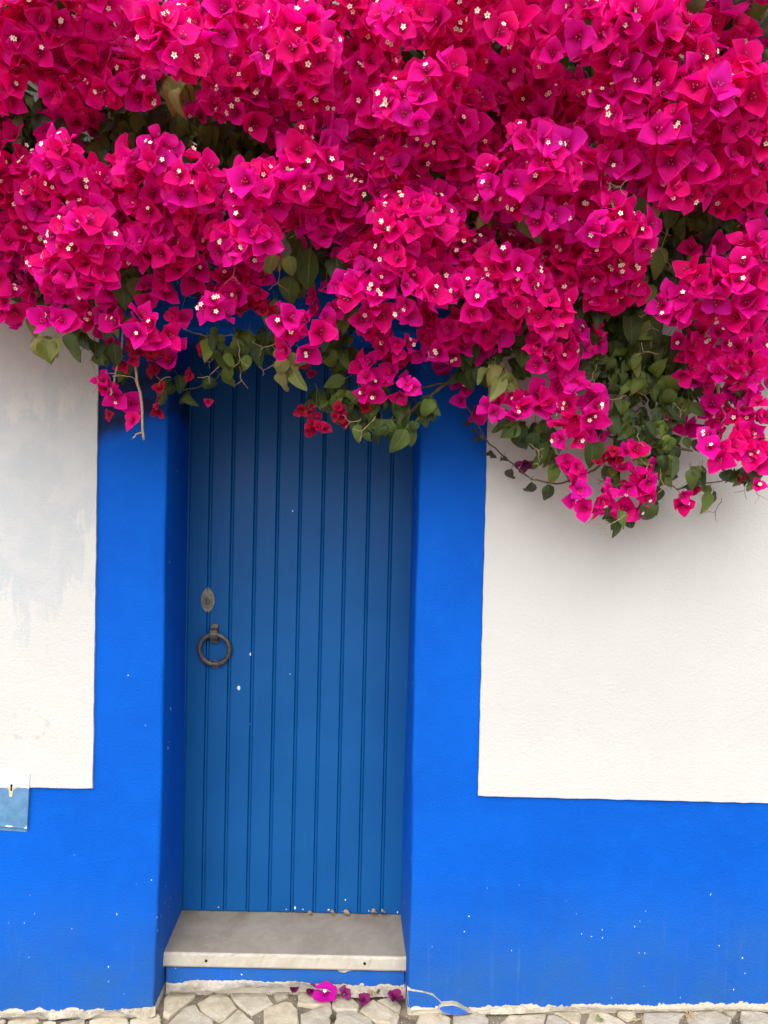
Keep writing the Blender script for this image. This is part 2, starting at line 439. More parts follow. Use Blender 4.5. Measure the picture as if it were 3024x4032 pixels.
ZLT = W(1100, 1032, 0).z          # lintel top
ZB = gz(0) - .06
def jamb(inner, rear, outer_x, sgn):
    """one side of the blue door surround: front band, rounded arris and reveal, lofted from the ground to the lintel"""
    n = 64; V = []; wb = wobble(0, .0016); wc = wobble(0, .0012)
    row = 0
    for i in range(n):
        v = LINT_V + (4020 - LINT_V) * i / (n - 1)
        p = W(lerp_pts(inner, v), v, 0); z = p.z if i else ZL; xi = p.x + wb(z)
        q = W(lerp_pts(rear, min(v, 3600)), min(v, 3600), DR); xr = q.x
        xo = outer_x(z); b = .009 + .004 * abs(wc(z)) / .0012; top = min(1, i / 6)
        ring = [(xo, 0), ((xo + xi) / 2, wc(z) * .5 * top), (xi - sgn * b, 0), (xi - sgn * b * .45, b * .12), (xi - sgn * b * .12, b * .45), (xi, b), (xi + (xr - xi) * .35, .14), (xi + (xr - xi) * .7, .25), (xr, DR), (xr, DR + .06)]
        row = len(ring)
        V += [(x, y, z) for x, y in ring]
    V[-row:] = [(x, y, z - .1) for x, y, z in V[-row:]]
    V = [(x, y, z + (.07 if k >= 5 else 0)) for k, (x, y, z) in enumerate(V[:row])] + V
    F = []
    for i in range(n):
        for k in range(5 if i == 0 else 0, row - 1):
            a = i * row + k; f = (a, a + 1, a + row + 1, a + row)
            F.append(f if sgn < 0 else f[::-1])
    return V, F
def xoL(z):
    a, b = W(392, 1367), W(368, 3101); return a.x + (b.x - a.x) * (z - a.z) / (b.z - a.z)
def xoR(z):
    a, b = W(1917, 1740), W(1881, 3130); return a.x + (b.x - a.x) * (z - a.z) / (b.z - a.z)
VL, FL = jamb(IN_L, RB_L, xoL, 1); VR, FR = jamb(IN_R, RB_R, xoR, -1)
# sgn: left jamb's free side is +x
# lintel band, its arris and soffit
xl0, xr0 = VL[15][0], VR[15][0]; 
cols = 26; LV = []
zr = W(1180, 1366, DR).z
for i in range(cols):
    t = i / (cols - 1); x = xl0 - .02 + (xr0 - xl0 + .04) * t
    b = .009
    for (y, z) in ((0, ZLT), (0.0004, (ZL + ZLT) / 2), (0, ZL + b), (b * .3, ZL + b * .3), (b, ZL), (.18, ZL + .5 * (zr - ZL)), (DR, zr), (DR + .06, zr)):
        LV.append((x, y, z))
LF = [(i * 8 + k, i * 8 + k + 1, (i + 1) * 8 + k + 1, (i + 1) * 8 + k) for i in range(cols - 1) for k in range(7)]
LF = [f[::-1] for f in LF]
ear = []
def quad(a, b, c, d): return [a, b, c, d], [(0, 1, 2, 3)]
earL = quad((xoL(ZL), 0, ZL), (xl0 - .02, 0, ZL), (xl0 - .02, 0, ZLT), (xoL(ZLT), 0, ZLT))
earR = quad((xr0 + .02, 0, ZL), (xoR(ZL), 0, ZL), (xoR(ZLT), 0, ZLT), (xr0 + .02, 0, ZLT))
V, F = join_arrays([(VL, FL), (VR, FR), (LV, LF), earL, earR])
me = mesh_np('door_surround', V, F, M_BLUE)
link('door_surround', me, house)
# plinths left and right
def plinth(x0, x1, ztop0, ztop1):
    nx, nz = 40, 10; V = []
    wb = wobble(0, .0014)
    for j in range(nz + 1):
        for i in range(nx + 1):
            x = x0 + (x1 - x0) * i / nx; zt = ztop0 + (ztop1 - ztop0) * i / nx
            z = ZB - .1 + (zt + .02 - ZB + .1) * j / nz
            y = wb(x * 1.7 + z * .8) * min(1, 4 * min(i, nx - i) / nx)
            V.append((x, y, z))
    F = [(j * (nx + 1) + i, j * (nx + 1) + i + 1, (j + 1) * (nx + 1) + i + 1, (j + 1) * (nx + 1) + i) for j in range(nz) for i in range(nx)]
    return V, F
for (x0, x1, za, zb) in ((-4.0, None, W(0, 3101).z, W(368, 3101).z), (None, 4.0, W(1881, 3130).z, W(3024, 3150).z)):
    if x1 is None:
        V, F = plinth(x0, 0, za, zb)
        V = [(x0 + (v[0] - x0) * (xoL(v[2]) - x0) / (0 - x0), v[1], v[2]) for v in V]
    else:
        V, F = plinth(0, x1, za, zb)
        V = [(xoR(v[2]) + v[0] * (x1 - xoR(v[2])) / x1, v[1], v[2]) for v in V]
    link('plinth', mesh_np('plinth', V, F, M_BLUE), house)
# white render: one sheet standing 9 mm proud, notched round the surround
def dense(a, b, step=.03, amp=.0012):
    a, b = Vector(a), Vector(b); n = max(1, int((b - a).length / step)); out = []
    d = (b - a).normalized(); side = Vector((-d.z, 0, d.x))
    for i in range(n):
        out.append(a + (b - a) * (i / n) + (side * jit(amp) if i else Vector()))
    return out
YW = -0.009
def at(x, z): return Vector((x, YW, z))
cl = [at(-4, W(0, 3101).z), at(xoL(W(368, 3101).z), W(368, 3101).z), at(xoL(ZLT), ZLT), at(xoR(ZLT), ZLT + .003), at(xoR(W(1881, 3130).z), W(1881, 3130).z), at(4, W(3024, 3150).z - .02), at(4, 3.95), at(-4, 3.95)]
pts = []
for i in range(5): pts += dense(cl[i], cl[i + 1])
pts += [cl[5], cl[6], cl[7]]
bm = bmesh.new(); bm_prism(bm, pts, (0, .025, 0), .0025)
link('white_render', mesh_bm('white_render', bm, M_WHITE), house)
# wall mass behind the skin, either side of and above the recess
for lo, hi in (((-4, .03, ZB - .2), (VL[8][0] - .03, .46, 3.95)), ((VR[8][0] + .03, .03, ZB - .2), (4, .46, 3.95)), ((VL[8][0] - .03, .03, ZLT - .02), (VR[8][0] + .03, .46, 3.95))):
    bm = bmesh.new(); bm_box(bm, lo, hi); link('wall_core', mesh_bm('wall_core', bm, M_MORTAR), house)

# ------------------------------------------------------------------ door
door = link('door', None, house); door.location = (0, 0, 0); tag(door, 'blue plank door with grey ring handle')
PINV['door'] = Matrix.Identity(4)
door.matrix_parent_inverse = Matrix.Translation(house.location).inverted()
ZD0 = W(1150, 3594, DR).z; ZD1 = zr + .01
def XD(u, v=2200): return W(u, v, DR).x
# joint positions read across the door at half height, each leaning as the photo's verticals do
xL, xR = RB_L, RB_R
ju = [818, 905, 996, 1083, 1172, 1262, 1350, 1440, 1530]
x_edges = [W(lerp_pts(RB_L, 2200), 2200, DR).x - .006] + [XD(u) for u in ju] + [W(lerp_pts(RB_R, 2200), 2200, DR).x + .03]
lean = 0.004
def plank_mesh(x0, x1):
    """tongue board: V joint at its left edge, then a bead and the flat face"""
    g = .0022
    prof = [(x0, .0065), (x0 + g, .0008), (x0 + g + .0035, -.0015), (x0 + g + .0070, .0004), (x0 + g + .0088, .0034), (x0 + g + .0110, .0004), (x0 + g + .0140, 0), (x1 - g * 1.3, 0), (x1 - g * .5, .0014), (x1, .0065)]
    zs = [ZD0 + .004, ZD0 + .007] + [ZD0 + (ZD1 - ZD0) * k / 8 for k in range(1, 9)]
    V = []
    for z in zs:
        for (x, y) in prof: V.append((x + lean * (z - 1.3), DR - .004 + y + (.0015 if z == zs[0] else 0), z))
    n = len(prof)
    F = [(j * n + i, j * n + i + 1, (j + 1) * n + i + 1, (j + 1) * n + i) for j in range(len(zs) - 1) for i in range(n - 1)]
    return V, F
for a, b in zip(x_edges, x_edges[1:]):
    V, F = plank_mesh(a, b); link('plank', mesh_np('plank', V, F, M_DOOR, False), door)
bm = bmesh.new(); bm_box(bm, (x_edges[0], DR + .006, ZD0 + .004), (x_edges[-1], DR + .045, ZD1)); link('backing', mesh_bm('backing', bm, M_DOOR), door)
# lock
lc = W(820, 2362, DR); pxm = (DR + 2.6) / FPX
def lathe_oval(fn, y0, dep, n=40, bev=.002):
    pts = []
    for k in range(n):
        a = -2 * math.pi * k / n; r = fn(a); pts.append(Vector((r[0], y0, r[1])))
    bm = bmesh.new(); bm_prism(bm, pts, (0, dep, 0), bev); return bm
def pointed(sx, sz):
    def fn(a):
        c, s = math.cos(a), math.sin(a)
        k = 1 + .10 * max(0, abs(s) - .86) / .14
        return (lc.x + sx * c * (1 - .12 * abs(s) ** 3), lc.z + sz * s * k)
    return fn
yF = DR - .004
link('lock_plate', mesh_bm('lock_plate', lathe_oval(pointed(27 * pxm, 46 * pxm), yF - .0055, .006, 44), M_BRASS), door)
link('lock_collar', mesh_bm('lock_collar', lathe_oval(lambda a: (lc.x - 1 * pxm + 19 * pxm * math.copysign(abs(math.cos(a)) ** .85, math.cos(a)), lc.z - 1 * pxm + 28 * pxm * math.copysign(abs(math.sin(a)) ** .85, math.sin(a))), yF - .0115, .0065, 40), M_BRASS), door)
link('lock_cylinder', mesh_bm('lock_cylinder', lathe_oval(lambda a: (lc.x - 1.5 * pxm + 13.5 * pxm * math.cos(a), lc.z - 3 * pxm + 15 * pxm * math.sin(a)), yF - .0145, .005, 32, .001), M_IRON), door)
bm = bmesh.new(); bm_box(bm, (lc.x - 2.6 * pxm, yF - .0152, lc.z - 9 * pxm), (lc.x - .2 * pxm, yF - .0140, lc.z + 5 * pxm)); link('keyway', mesh_bm('keyway', bm, M_DARK), door)
for dz in (-44, 43):
    bm = bmesh.new(); bmesh.ops.create_uvsphere(bm, u_segments=10, v_segments=6, radius=4.5 * pxm)
    for v in bm.verts: v.co = Vector((lc.x + v.co.x, yF - .0055 + v.co.y * .4, lc.z + dz * pxm + v.co.z))
    link('screw', mesh_bm('screw', bm, M_IRON, True), door)
# ring pull
rc = W(845, 2556, DR - .02); pm2 = (DR - .02 + 2.6) / FPX
R1, r1 = 60 * pm2, 8.8 * pm2; V = []; F = []; nu, nv = 56, 14
for i in range(nu):
    a = 2 * math.pi * i / nu; rr = r1 * (1 + .05 * math.sin(5 * a + 1) + .10 * (math.sin(a) < -.7))
    for k in range(nv):
        b = 2 * math.pi * k / nv; q = R1 + rr * math.cos(b)
        V.append((rc.x + q * math.cos(a), yF - .019 + rr * math.sin(b) + .006 * math.sin(a) * -1, rc.z + q * math.sin(a)))
        F.append((i * nv + k, ((i + 1) % nu) * nv + k, ((i + 1) % nu) * nv + (k + 1) % nv, i * nv + (k + 1) % nv))
link('ring', mesh_np('ring', V, F, M_IRON), door)
bm = bmesh.new()
bx = W(848, 2492, DR).x; bz = W(848, 2492, DR).z
pr = [(-38, 0), (-38, -.012), (-26, -.017), (-14, -.030), (4, -.034), (16, -.026), (22, -.012), (38, -.007), (38, 0)]
fv = []
for s in (-1, 1): fv.append([bm.verts.new((bx + s * (15.5 - .06 * max(0, z)) * pxm, yF + y, bz + z * pxm + (s * 0))) for z, y in pr])
bm.faces.new(fv[0][::-1]); bm.faces.new(fv[1])
for i in range(len(pr)): j = (i + 1) % len(pr); bm.faces.new((fv[0][i], fv[0][j], fv[1][j], fv[1][i]))
bmesh.ops.bevel(bm, geom=bm.edges[:], offset=.0012, segments=1, affect='EDGES')
link('ring_bracket', mesh_bm('ring_bracket', bm, M_IRON), door)
sx = W(852, 2612, DR)
bm = bmesh.new(); bm_box(bm, (sx.x - 13 * pxm, yF - .009, sx.z - 15 * pxm), (sx.x + 13 * pxm, yF + .001, sx.z + 15 * pxm), .0018, 2); link('striker', mesh_bm('striker', bm, M_IRON), door)
# two bigger chips where the paint is off down to white
def blob(u, v, y, ru, rv, seed, mat, name, parent, th=.0012):
    r_ = random.Random(seed); s = (y + 2.6) / FPX; c = W(u, v, y); pts = []
    n = 14
    for k in range(n):
        a = -2 * math.pi * k / n; q = r_.uniform(.7, 1.1); pts.append(Vector((c.x + ru * s * q * math.cos(a), y - th, c.z + rv * s * q * math.sin(a))))
    bm = bmesh.new(); bm_prism(bm, pts, (0, th + .001, 0)); return link(name, mesh_bm(name, bm, mat), parent)
blob(940, 2709, yF, 7.5, 9, 3, M_CHIP, 'paint_chip', door)
blob(986, 2576, yF, 3, 8, 4, M_CHIP, 'paint_chip', door)
for i, (u, v, a, b) in enumerate(((1162, 3574, 6, 10), (1193, 3580, 4, 4), (1294, 3582, 7, 4), (1127, 3580, 4, 3), (1360, 3543, 4, 5), (1452, 3586, 3, 4), (1565, 3592, 4, 6), (860, 3572, 4, 3), (1505, 3583, 4, 4))):
    blob(u, v, yF, a * .62, b * .7, 20 + i, M_CHIP, 'paint_chip', door)

# ------------------------------------------------------------------ step: slab, its riser and the flaked joint
zs0 = W(1150, 3763, SF).z; zs1 = W(1150, 3594, DR).z
th = W(1150, 3763, SF).z - W(1150, 3817, SF).z
def xin(side, y, z):
    V_ = VL if side < 0 else VR; row = 10; best = None
    i = min(range(64), key=lambda k: abs(V_[k * row + 5][2] - z)); ring = V_[i * row:(i + 1) * row]
    for a, b in zip(ring[5:], ring[6:]):
        if a[1] <= y <= b[1]: return a[0] + (b[0] - a[0]) * (y - a[1]) / (b[1] - a[1])
    return ring[-2][0]
bm = bmesh.new(); n = 70; rows = []
sl = .0176 - math.tan(ROLL)
for i in range(n + 1):
    t = i / n; ring = []
    for (y, dz) in ((SF + .003, -th), (SF, -th + .006), (SF + jit(.0022), -.006 + jit(.002)), (SF + .0025 + jit(.002), -.0018 + jit(.0012)), (SF + .007, 0), (SF + .10, 0), (DR - .002, 0), (DR + .02, 0)):
        x0 = xin(-1, y, zs0) - .002; x1 = xin(1, y, zs0) + .004
        zt = zs0 + (zs1 - zs0) * max(0, (y - SF) / (DR - SF)) + dz
        ring.append(bm.verts.new((x0 + (x1 - x0) * t, y, zt)))
    rows.append(ring)
for a, b in zip(rows, rows[1:]):
    for k in range(7): bm.faces.new((a[k], b[k], b[k + 1], a[k + 1]))
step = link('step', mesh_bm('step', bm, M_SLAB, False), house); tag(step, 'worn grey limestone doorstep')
for (u, v) in ((811, 3783), (1436, 3794)):
    c = W(u, v, SF); bm = bmesh.new()
    bmesh.ops.create_cone(bm, cap_ends=True, segments=16, radius1=6 * 2.7 / FPX, radius2=6 * 2.7 / FPX, depth=.003)
    for q in bm.verts: q.co = Vector((c.x + q.co.x, SF - .0002 + q.co.z * .5, c.z + q.co.y))
    link('drill_hole', mesh_bm('drill_hole', bm, M_DARK), house)
SR = SF + .010
def strip(name, top, bot, y_top, y_bot, mat, n=110, amp=.0, yamp=.0, x0=None, x1=None, seed=1, smooth=True):
    """band between two photo-pixel polylines, with its own relief"""
    r_ = random.Random(seed); rows = 7; V = []
    us = [top[0][0] + (top[-1][0] - top[0][0]) * i / n for i in range(n + 1)]
    T = [(b, a) for a, b in top]; B = [(b, a) for a, b in bot]
    for u in us:
        vt = lerp_pts(T, u) + r_.uniform(-amp, amp); vb = lerp_pts(B, u) + r_.uniform(-amp, amp) * .6
        for k in range(rows):
            t = k / (rows - 1); y = y_top + (y_bot - y_top) * t ** 1.4 + (r_.uniform(-yamp, yamp) if 0 < k else 0)
            p = W(u, vt + (vb - vt) * t, y); V.append(p)
    F = [(i * rows + k, i * rows + k + 1, (i + 1) * rows + k + 1, (i + 1) * rows + k) for i in range(n) for k in range(rows - 1)]
    return link(name, mesh_np(name, [tuple(v) for v in V], F, mat, smooth), house)
strip('step_riser', [(655, 3806), (1592, 3826)], [(640, 3915), (1600, 3935)], SR, SR, M_BLUE, 40)
strip('flaked_joint', [(976, 3803), (1060, 3805), (1200, 3810), (1320, 3815), (1590, 3822)], [(976, 3806), (1010, 3812), (1060, 3808), (1180, 3812), (1250, 3812), (1322, 3812), (1335, 3826), (1355, 3830), (1400, 3818), (1460, 3816), (1480, 3823), (1540, 3824), (1590, 3822)], SR - .001, SR - .004, M_MORTAR, 90, 1.5, .001, seed=3)
strip('mortar_foot', [(655, 3868), (700, 3872), (750, 3862), (800, 3858), (880, 3862), (950, 3858), (1050, 3866), (1170, 3864), (1220, 3872), (1300, 3876), (1400, 3880), (1500, 3884), (1595, 3890)],
      [(655, 3905), (760, 3900), (860, 3902), (960, 3885), (1100, 3888), (1170, 3885), (1240, 3895), (1300, 3905), (1400, 3930), (1500, 3925), (1595, 3935)], SR - .003, SF - .035, M_MORTAR, 120, 2.5, .0035, seed=4)
strip('mortar_foot', [(-300, 3998), (0, 3991), (290, 3982), (440, 3977), (590, 3966), (612, 3960)], [(-300, 4024), (0, 4012), (75, 4001), (155, 3994), (195, 4018), (300, 4004), (335, 4016), (400, 3990), (450, 3980), (500, 4000), (560, 4012), (625, 4000)], -.003, -.022, M_MORTAR, 150, 2.5, .0035, seed=5)
strip('mortar_foot', [(1870, 3985), (1990, 3966), (2010, 3960), (2060, 3962), (2080, 3980), (2130, 3968), (2230, 3961), (2340, 3964), (2480, 3974), (2560, 3976), (2800, 3972), (3024, 3978), (3300, 3984)],
      [(1870, 3994), (2000, 3994), (2150, 3986), (2270, 3972), (2400, 3976), (2520, 3982), (2700, 3982), (2830, 3972), (2920, 3976), (3024, 3986), (3300, 3994)], -.003, -.016, M_MORTAR, 170, 2.2, .003, seed=6)
# cracked-off pieces of the painted foot right of the door
def shard(pts, y, tilt, name, plain=True):
    front = [W(u, v, y - tilt * k) for (u, v), k in pts]
    bm = bmesh.new(); bm_prism(bm, front, (0, .022, 0), .0015); me = mesh_bm(name, bm, M_MORTAR)
    me.materials.append(M_BLUE_PLAIN)
    big = max(me.polygons, key=lambda p: p.area if p.normal.y < -.5 else 0); big.material_index = 1
    if plain is None: me.materials[1] = M_BLUE
    return link(name, me, house)
M_BLUE_PLAIN = make_plain('cobalt_fragment_paint', (.008, .07, .31), (.03, .10, .36), 40, .6, .002)
shard([((1604, 3896), 1), ((1625, 3905), 1), ((1650, 3906), 1), ((1680, 3912), 1), ((1705, 3918), 1), ((1722, 3934), 1), ((1740, 3950), 1), ((1726, 3966), 1.3), ((1716, 3976), 1.4), ((1690, 3976), 1.4), ((1650, 3976), 1.4), ((1617, 3982), 1.5), ((1606, 3950), 1.2)][::-1], -.003, .005, 'plaster_fragment', None)
shard([((1730, 3966), 1), ((1745, 3960), 1), ((1785, 3957), 1), ((1805, 3962), 1), ((1830, 3978), 1.2), ((1853, 3988), 1.3), ((1830, 3994), 1.5), ((1785, 3998), 1.6), ((1748, 3990), 1.5), ((1728, 3974), 1.2)][::-1], -.012, .010, 'plaster_fragment')
strip('crack_lip', [(1603, 3884), (1620, 3894), (1660, 3901), (1690, 3908), (1716, 3925), (1735, 3945)], [(1603, 3897), (1625, 3906), (1660, 3908), (1690, 3914), (1714, 3928), (1738, 3948)], -.0015, -.003, M_MORTAR, 40, 1.2, .001, seed=8)
strip('crack_lip', [(1736, 3953), (1760, 3950), (1797, 3946), (1819, 3962), (1850, 3980), (1880, 3987)], [(1736, 3964), (1760, 3962), (1795, 3958), (1815, 3972), (1850, 3988), (1880, 3992)], -.0015, -.004, M_MORTAR, 40, 1.5, .001, seed=9)

# ------------------------------------------------------------------ cobbles
CROP = {2: (600, 3820, 3.318), 3: (1050, 3820, 3.016), 4: (1550, 3850, 3.318), 5: (2000, 3880, 3.19), 6: (2500, 3880, 3.166), 7: (0, 3880, 2.37)}
ST = [(2, [(150,390),(330,195),(400,172),(470,188),(590,300),(560,350),(270,600),(210,640),(138,600)]),
 (2, [(200,172),(260,148),(322,190),(285,250),(168,330),(160,280)]),
 (2, [(585,430),(740,342),(800,322),(975,312),(1045,402),(1105,490),(950,640),(880,676),(700,588),(620,500)]),
 (2, [(992,290),(1100,205),(1200,146),(1350,142),(1405,165),(1495,295),(1575,430),(1480,485),(1300,585),(1205,525),(1060,400)]),
 (2, [(205,703),(420,475),(565,445),(615,540),(795,665),(830,860),(180,860)]),
 (2, [(895,703),(1118,525),(1180,558),(1335,695),(1350,860),(870,860)]),
 (3, [(-36,475),(0,445),(220,380),(298,390),(368,472),(384,640),(376,770),(-30,770)]),
 (7, [(1215,335),(1300,312),(1478,272),(1497,302),(1512,480),(1200,480)]),
 (3, [(78,290),(248,234),(272,272),(252,318),(122,378),(102,330)]),
 (3, [(398,154),(520,176),(640,245),(752,332),(762,418),(560,446),(364,416),(372,300)]),
 (3, [(782,264),(900,262),(1008,333),(1106,430),(1080,492),(832,488),(770,440)]),
 (3, [(402,545),(540,486),(756,450),(776,502),(766,600),(740,760),(398,760)]),
 (3, [(832,505),(1050,500),(1256,612),(1310,760),(760,760)]),
 (3, [(1104,490),(1152,433),(1258,354),(1318,384),(1498,493),(1576,572),(1538,640),(1300,622),(1202,573)]),
 (3, [(1316,362),(1450,333),(1556,392),(1596,450),(1578,516),(1482,468)]),
 (3, [(12,222),(110,203),(168,232),(62,288),(12,268)]),
 (4, [(0,474),(58,484),(76,530),(36,660),(-62,660)]),
 (4, [(332,492),(440,444),(598,454),(736,522),(746,680),(262,680)]),
 (4, [(772,502),(900,503),(1040,484),(1196,474),(1244,562),(1236,690),(762,690)]),
 (5, [(4,374),(484,350),(448,485),(430,600),(-120,600),(-106,480)]),
 (5, [(500,374),(568,378),(774,482),(758,600),(446,600)]),
 (5, [(562,343),(720,304),(858,314),(924,382),(906,480),(878,496),(772,456)]),
 (5, [(1042,309),(1160,314),(1398,422),(1514,502),(1478,610),(944,610),(982,440)]),
 (5, [(1384,323),(1596,314),(1596,418),(1490,446),(1374,370)]),
 (6, [(112,342),(500,333),(634,352),(556,420),(552,620),(112,620),(84,440)]),
 (6, [(664,342),(1000,323),(1204,420),(1186,500),(760,620),(646,430)]),
 (6, [(1086,302),(1286,313),(1205,400)]),
 (6, [(1314,342),(1480,313),(1655,362),(1740,520),(1400,620),(1304,440)]),
 (7, [(74,332),(180,304),(356,293),(366,330),(250,384),(50,470)]),
 (7, [(404,350),(470,338),(526,347),(516,470),(384,470)]),
 (7, [(-4,312),(38,322),(58,340),(0,430),(-180,400)]),
 (7, [(564,350),(700,324),(758,304),(796,332),(786,480),(544,480)]),
 (7, [(834,322),(960,284),(1100,264),(1194,312),(1205,352),(1186,480),(824,480)]),
 (7, [(1234,312),(1330,273),(1444,280),(1240,348)])]
def stone_arrays(poly, h, r_, tilt):
    c = sum(poly, Vector()) / len(poly); out = []
    P = []
    for i, p in enumerate(poly):                      # break the sides up a little
        q = poly[(i + 1) % len(poly)]; P.append(p)
        if (q - p).length > .03:
            mid = p.lerp(q, .5); P.append(mid + (mid - c).normalized() * r_.uniform(-.0022, .0016))
    n = len(P); V = []
    for (f, dz) in ((1.0, -.03), (1.0, h - .007), (.975, h - .0025), (.90, h)):
        for p in P:
            q = c + (p - c) * f; z = gz(q.x) + dz + (0 if dz < 0 else (q.x - c.x) * tilt[0] + (q.y - c.y) * tilt[1] + r_.uniform(-.0012, .0012))
            V.append((q.x, q.y, z))
    V.append((c.x, c.y, gz(c.x) + h + r_.uniform(-.001, .002)))
    F = [(k * n + i, k * n + (i + 1) % n, (k + 1) * n + (i + 1) % n, (k + 1) * n + i) for k in range(3) for i in range(n)]
    T = [(3 * n + i, 3 * n + (i + 1) % n, 4 * n) for i in range(n)]
    return V, F, T
def stone_mesh(arrs):
    V, F = [], []
    for v, f, t in arrs:
        o = len(V); V += v; F += [tuple(i + o for i in q) for q in f] + [tuple(i + o for i in q) for q in t]
    me = bpy.data.meshes.new('stone'); me.from_pydata(V, [], F); me.materials.append(M_COBBLE)
    bm = bmesh.new(); bm.from_mesh(me); bmesh.ops.recalc_face_normals(bm, faces=bm.faces); bm.to_mesh(me); bm.free()
    return me
rs = random.Random(77); front_y = 0
for cid, poly in ST:
    ox, oy, s = CROP[cid]
    P = [G(ox + x / s, oy + y / s) for x, y in poly]
    a = stone_arrays(P, rs.uniform(.002, .009), rs, (rs.uniform(-.03, .03), rs.uniform(-.04, .02)))
    link('stone', stone_mesh([a]), pave)
# the paving outside the frame: rough polygons, one mass
mass = []
vg = np.array([(x * .105 + (.05 if j % 2 else 0) + rs.uniform(-.03, .03), -.315 - j * .098 + rs.uniform(-.028, .028)) for j in range(-1, 9) for x in range(-22, 23)])
sidec = np.array([(sx * (1.36 + i * .105 + rs.uniform(-.03, .03)), -.06 - j * .1 + rs.uniform(-.025, .025)) for sx in (-1, 1) for i in range(9) for j in range(3)])
pts2 = np.vstack([vg, sidec])
for c in pts2:
    d = pts2 - c; near = d[(np.abs(d).sum(1) > 1e-6) & ((d ** 2).sum(1) < .09)]
    poly = [np.array(p) for p in ((-.09, -.09), (.09, -.09), (.09, .09), (-.09, .09))]
    for nb in near:
        h = nb * .5; nn = nb / np.linalg.norm(nb); lim = h.dot(nn) - .004; out = []
        for i in range(len(poly)):
            p, q = poly[i], poly[(i + 1) % len(poly)]; dp, dq = p.dot(nn) - lim, q.dot(nn) - lim
            if dp <= 0: out.append(p)
            if dp * dq < 0: out.append(p + (q - p) * dp / (dp - dq))
        poly = out
        if len(poly) < 3: break
    if len(poly) < 3: continue
    if abs(c[0]) < 1.32 and c[1] > -.27:
        lim = -.232; q_ = [np.array(p) for p in poly]; out = []
        for i in range(len(q_)):
            a_, b_ = q_[i], q_[(i + 1) % len(q_)]; da, db = c[1] + a_[1] - lim, c[1] + b_[1] - lim
            if da <= 0: out.append(a_)
            if da * db < 0: out.append(a_ + (b_ - a_) * da / (da - db))
        poly = out
        if len(poly) < 3: continue
    P = [Vector((c[0] + p[0], c[1] + p[1], 0)) for p in poly]
    if max(p.y for p in P) > -.012: continue
    mass.append(stone_arrays(P, rs.uniform(.002, .009), rs, (rs.uniform(-.03, .03), rs.uniform(-.03, .03))))
o = link('stone_mass', stone_mesh(mass), pave); tag(o, kind='stuff')
# crumbs and grit in the joints
items = []
for k in range(300):
    u = rs.uniform(-40, 3060); v = rs.uniform(3992, 4040)
    if 660 < u < 1580: v = rs.uniform(3890, 4036)
    p = G(u, v); r_ = rs.uniform(.0009, .0026)
    z = gz(p.x) - .002 + r_ * .5
    Vv = [(p.x + r_ * a, p.y + r_ * b, z + r_ * c) for a, b, c in ((1, 0, 0), (0, 1, .1), (-1, .1, 0), (0, -1, 0), (.1, 0, 1), (0, .1, -1))]
    items.append((Vv, [(0, 1, 4, 4), (1, 2, 4, 4), (2, 3, 4, 4), (3, 0, 4, 4), (1, 0, 5, 5), (2, 1, 5, 5), (3, 2, 5, 5), (0, 3, 5, 5)]))
V, F = join_arrays(items); o = link('grit', mesh_tube('grit', V, [tuple(f) for f in F], M_GRIT), pave); tag(o, kind='stuff')
items = []
for k in range(150):
    u = rs.choice([rs.uniform(720, 920), rs.uniform(1060, 1180), rs.uniform(1480, 1600), rs.uniform(0, 3000)]); v = rs.uniform(3885, 3930) if 660 < u < 1590 else rs.uniform(3990, 4015)
    p = G(u, v); p.z += rs.uniform(.0, .006); d = Vector((rs.uniform(-1, 1), rs.uniform(-.5, .5), rs.uniform(-.1, .25))) * rs.uniform(.006, .018)
    items.append(tube_arrays([p - d, p + Vector((0, 0, .002)), p + d], [.0006, .0007, .0004], 4))
V, F = join_arrays(items); o = link('joint_litter', mesh_tube('joint_litter', V, [tuple(f) for f in F], M_DEBRIS), pave); tag(o, kind='stuff')

# ------------------------------------------------------------------ meter box in the left plinth
bx0, bx1 = W(-190, 3150).x, W(112, 3150).x
box = empty('meter_box', (bx0, 0, W(0, 3265).z)); tag(box, 'white and faded blue meter box door with keyhole at the left wall foot', 'meter box')
tl, tr = W(-190, 3022, -.0108), W(117, 3049, -.0108); bl, br = W(-190, 3240, -.0108), W(106, 3264, -.0108)
zmid_l, zmid_r = W(-190, 3092, -.0108), W(115, 3103, -.0108)
def prism_pts(ps, back, mat, name, parent, bev=.0012):
    bm = bmesh.new(); bm_prism(bm, [Vector(p) for p in ps], (0, back, 0), bev); return link(name, mesh_bm(name, bm, mat), parent)
prism_pts([bl, br, tr, tl], .010, M_BOXB, 'cover', box)
# white brushed-over upper part: a coat with a ragged lower edge
rg = random.Random(9); low = []
for i in range(25):
    t = i / 24; p = zmid_l.lerp(zmid_r, t); low.append(Vector((p.x, -.0119, p.z + rg.uniform(-.0025, .0025))))
top = [Vector((tr.x + .0005, -.0119, tr.z)), Vector((tl.x, -.0119, tl.z))]
prism_pts(low + top, .0016, M_BOXW, 'white_coat', box, 0)
prism_pts([W(*p, -.0122) for p in ((36, 3137), (46, 3138), (49, 3128), (51, 3112), (59, 3105), (74, 3099), (60, 3097), (50, 3096), (40, 3096), (21, 3097), (24, 3104), (34, 3106), (35, 3120))][::-1], .0012, M_RUST, 'bare_patch', box, 0)
kp = [(40, 3114), (48.5, 3114), (47.5, 3099)] + [(44.8 + 5 * math.cos(a), 3093 - 5 * math.sin(a)) for a in [math.radians(t) for t in range(-50, 231, 28)]] + [(41.5, 3099)]
prism_pts([W(*p, -.0125) for p in kp], .0012, M_DARK, 'keyhole', box, 0)
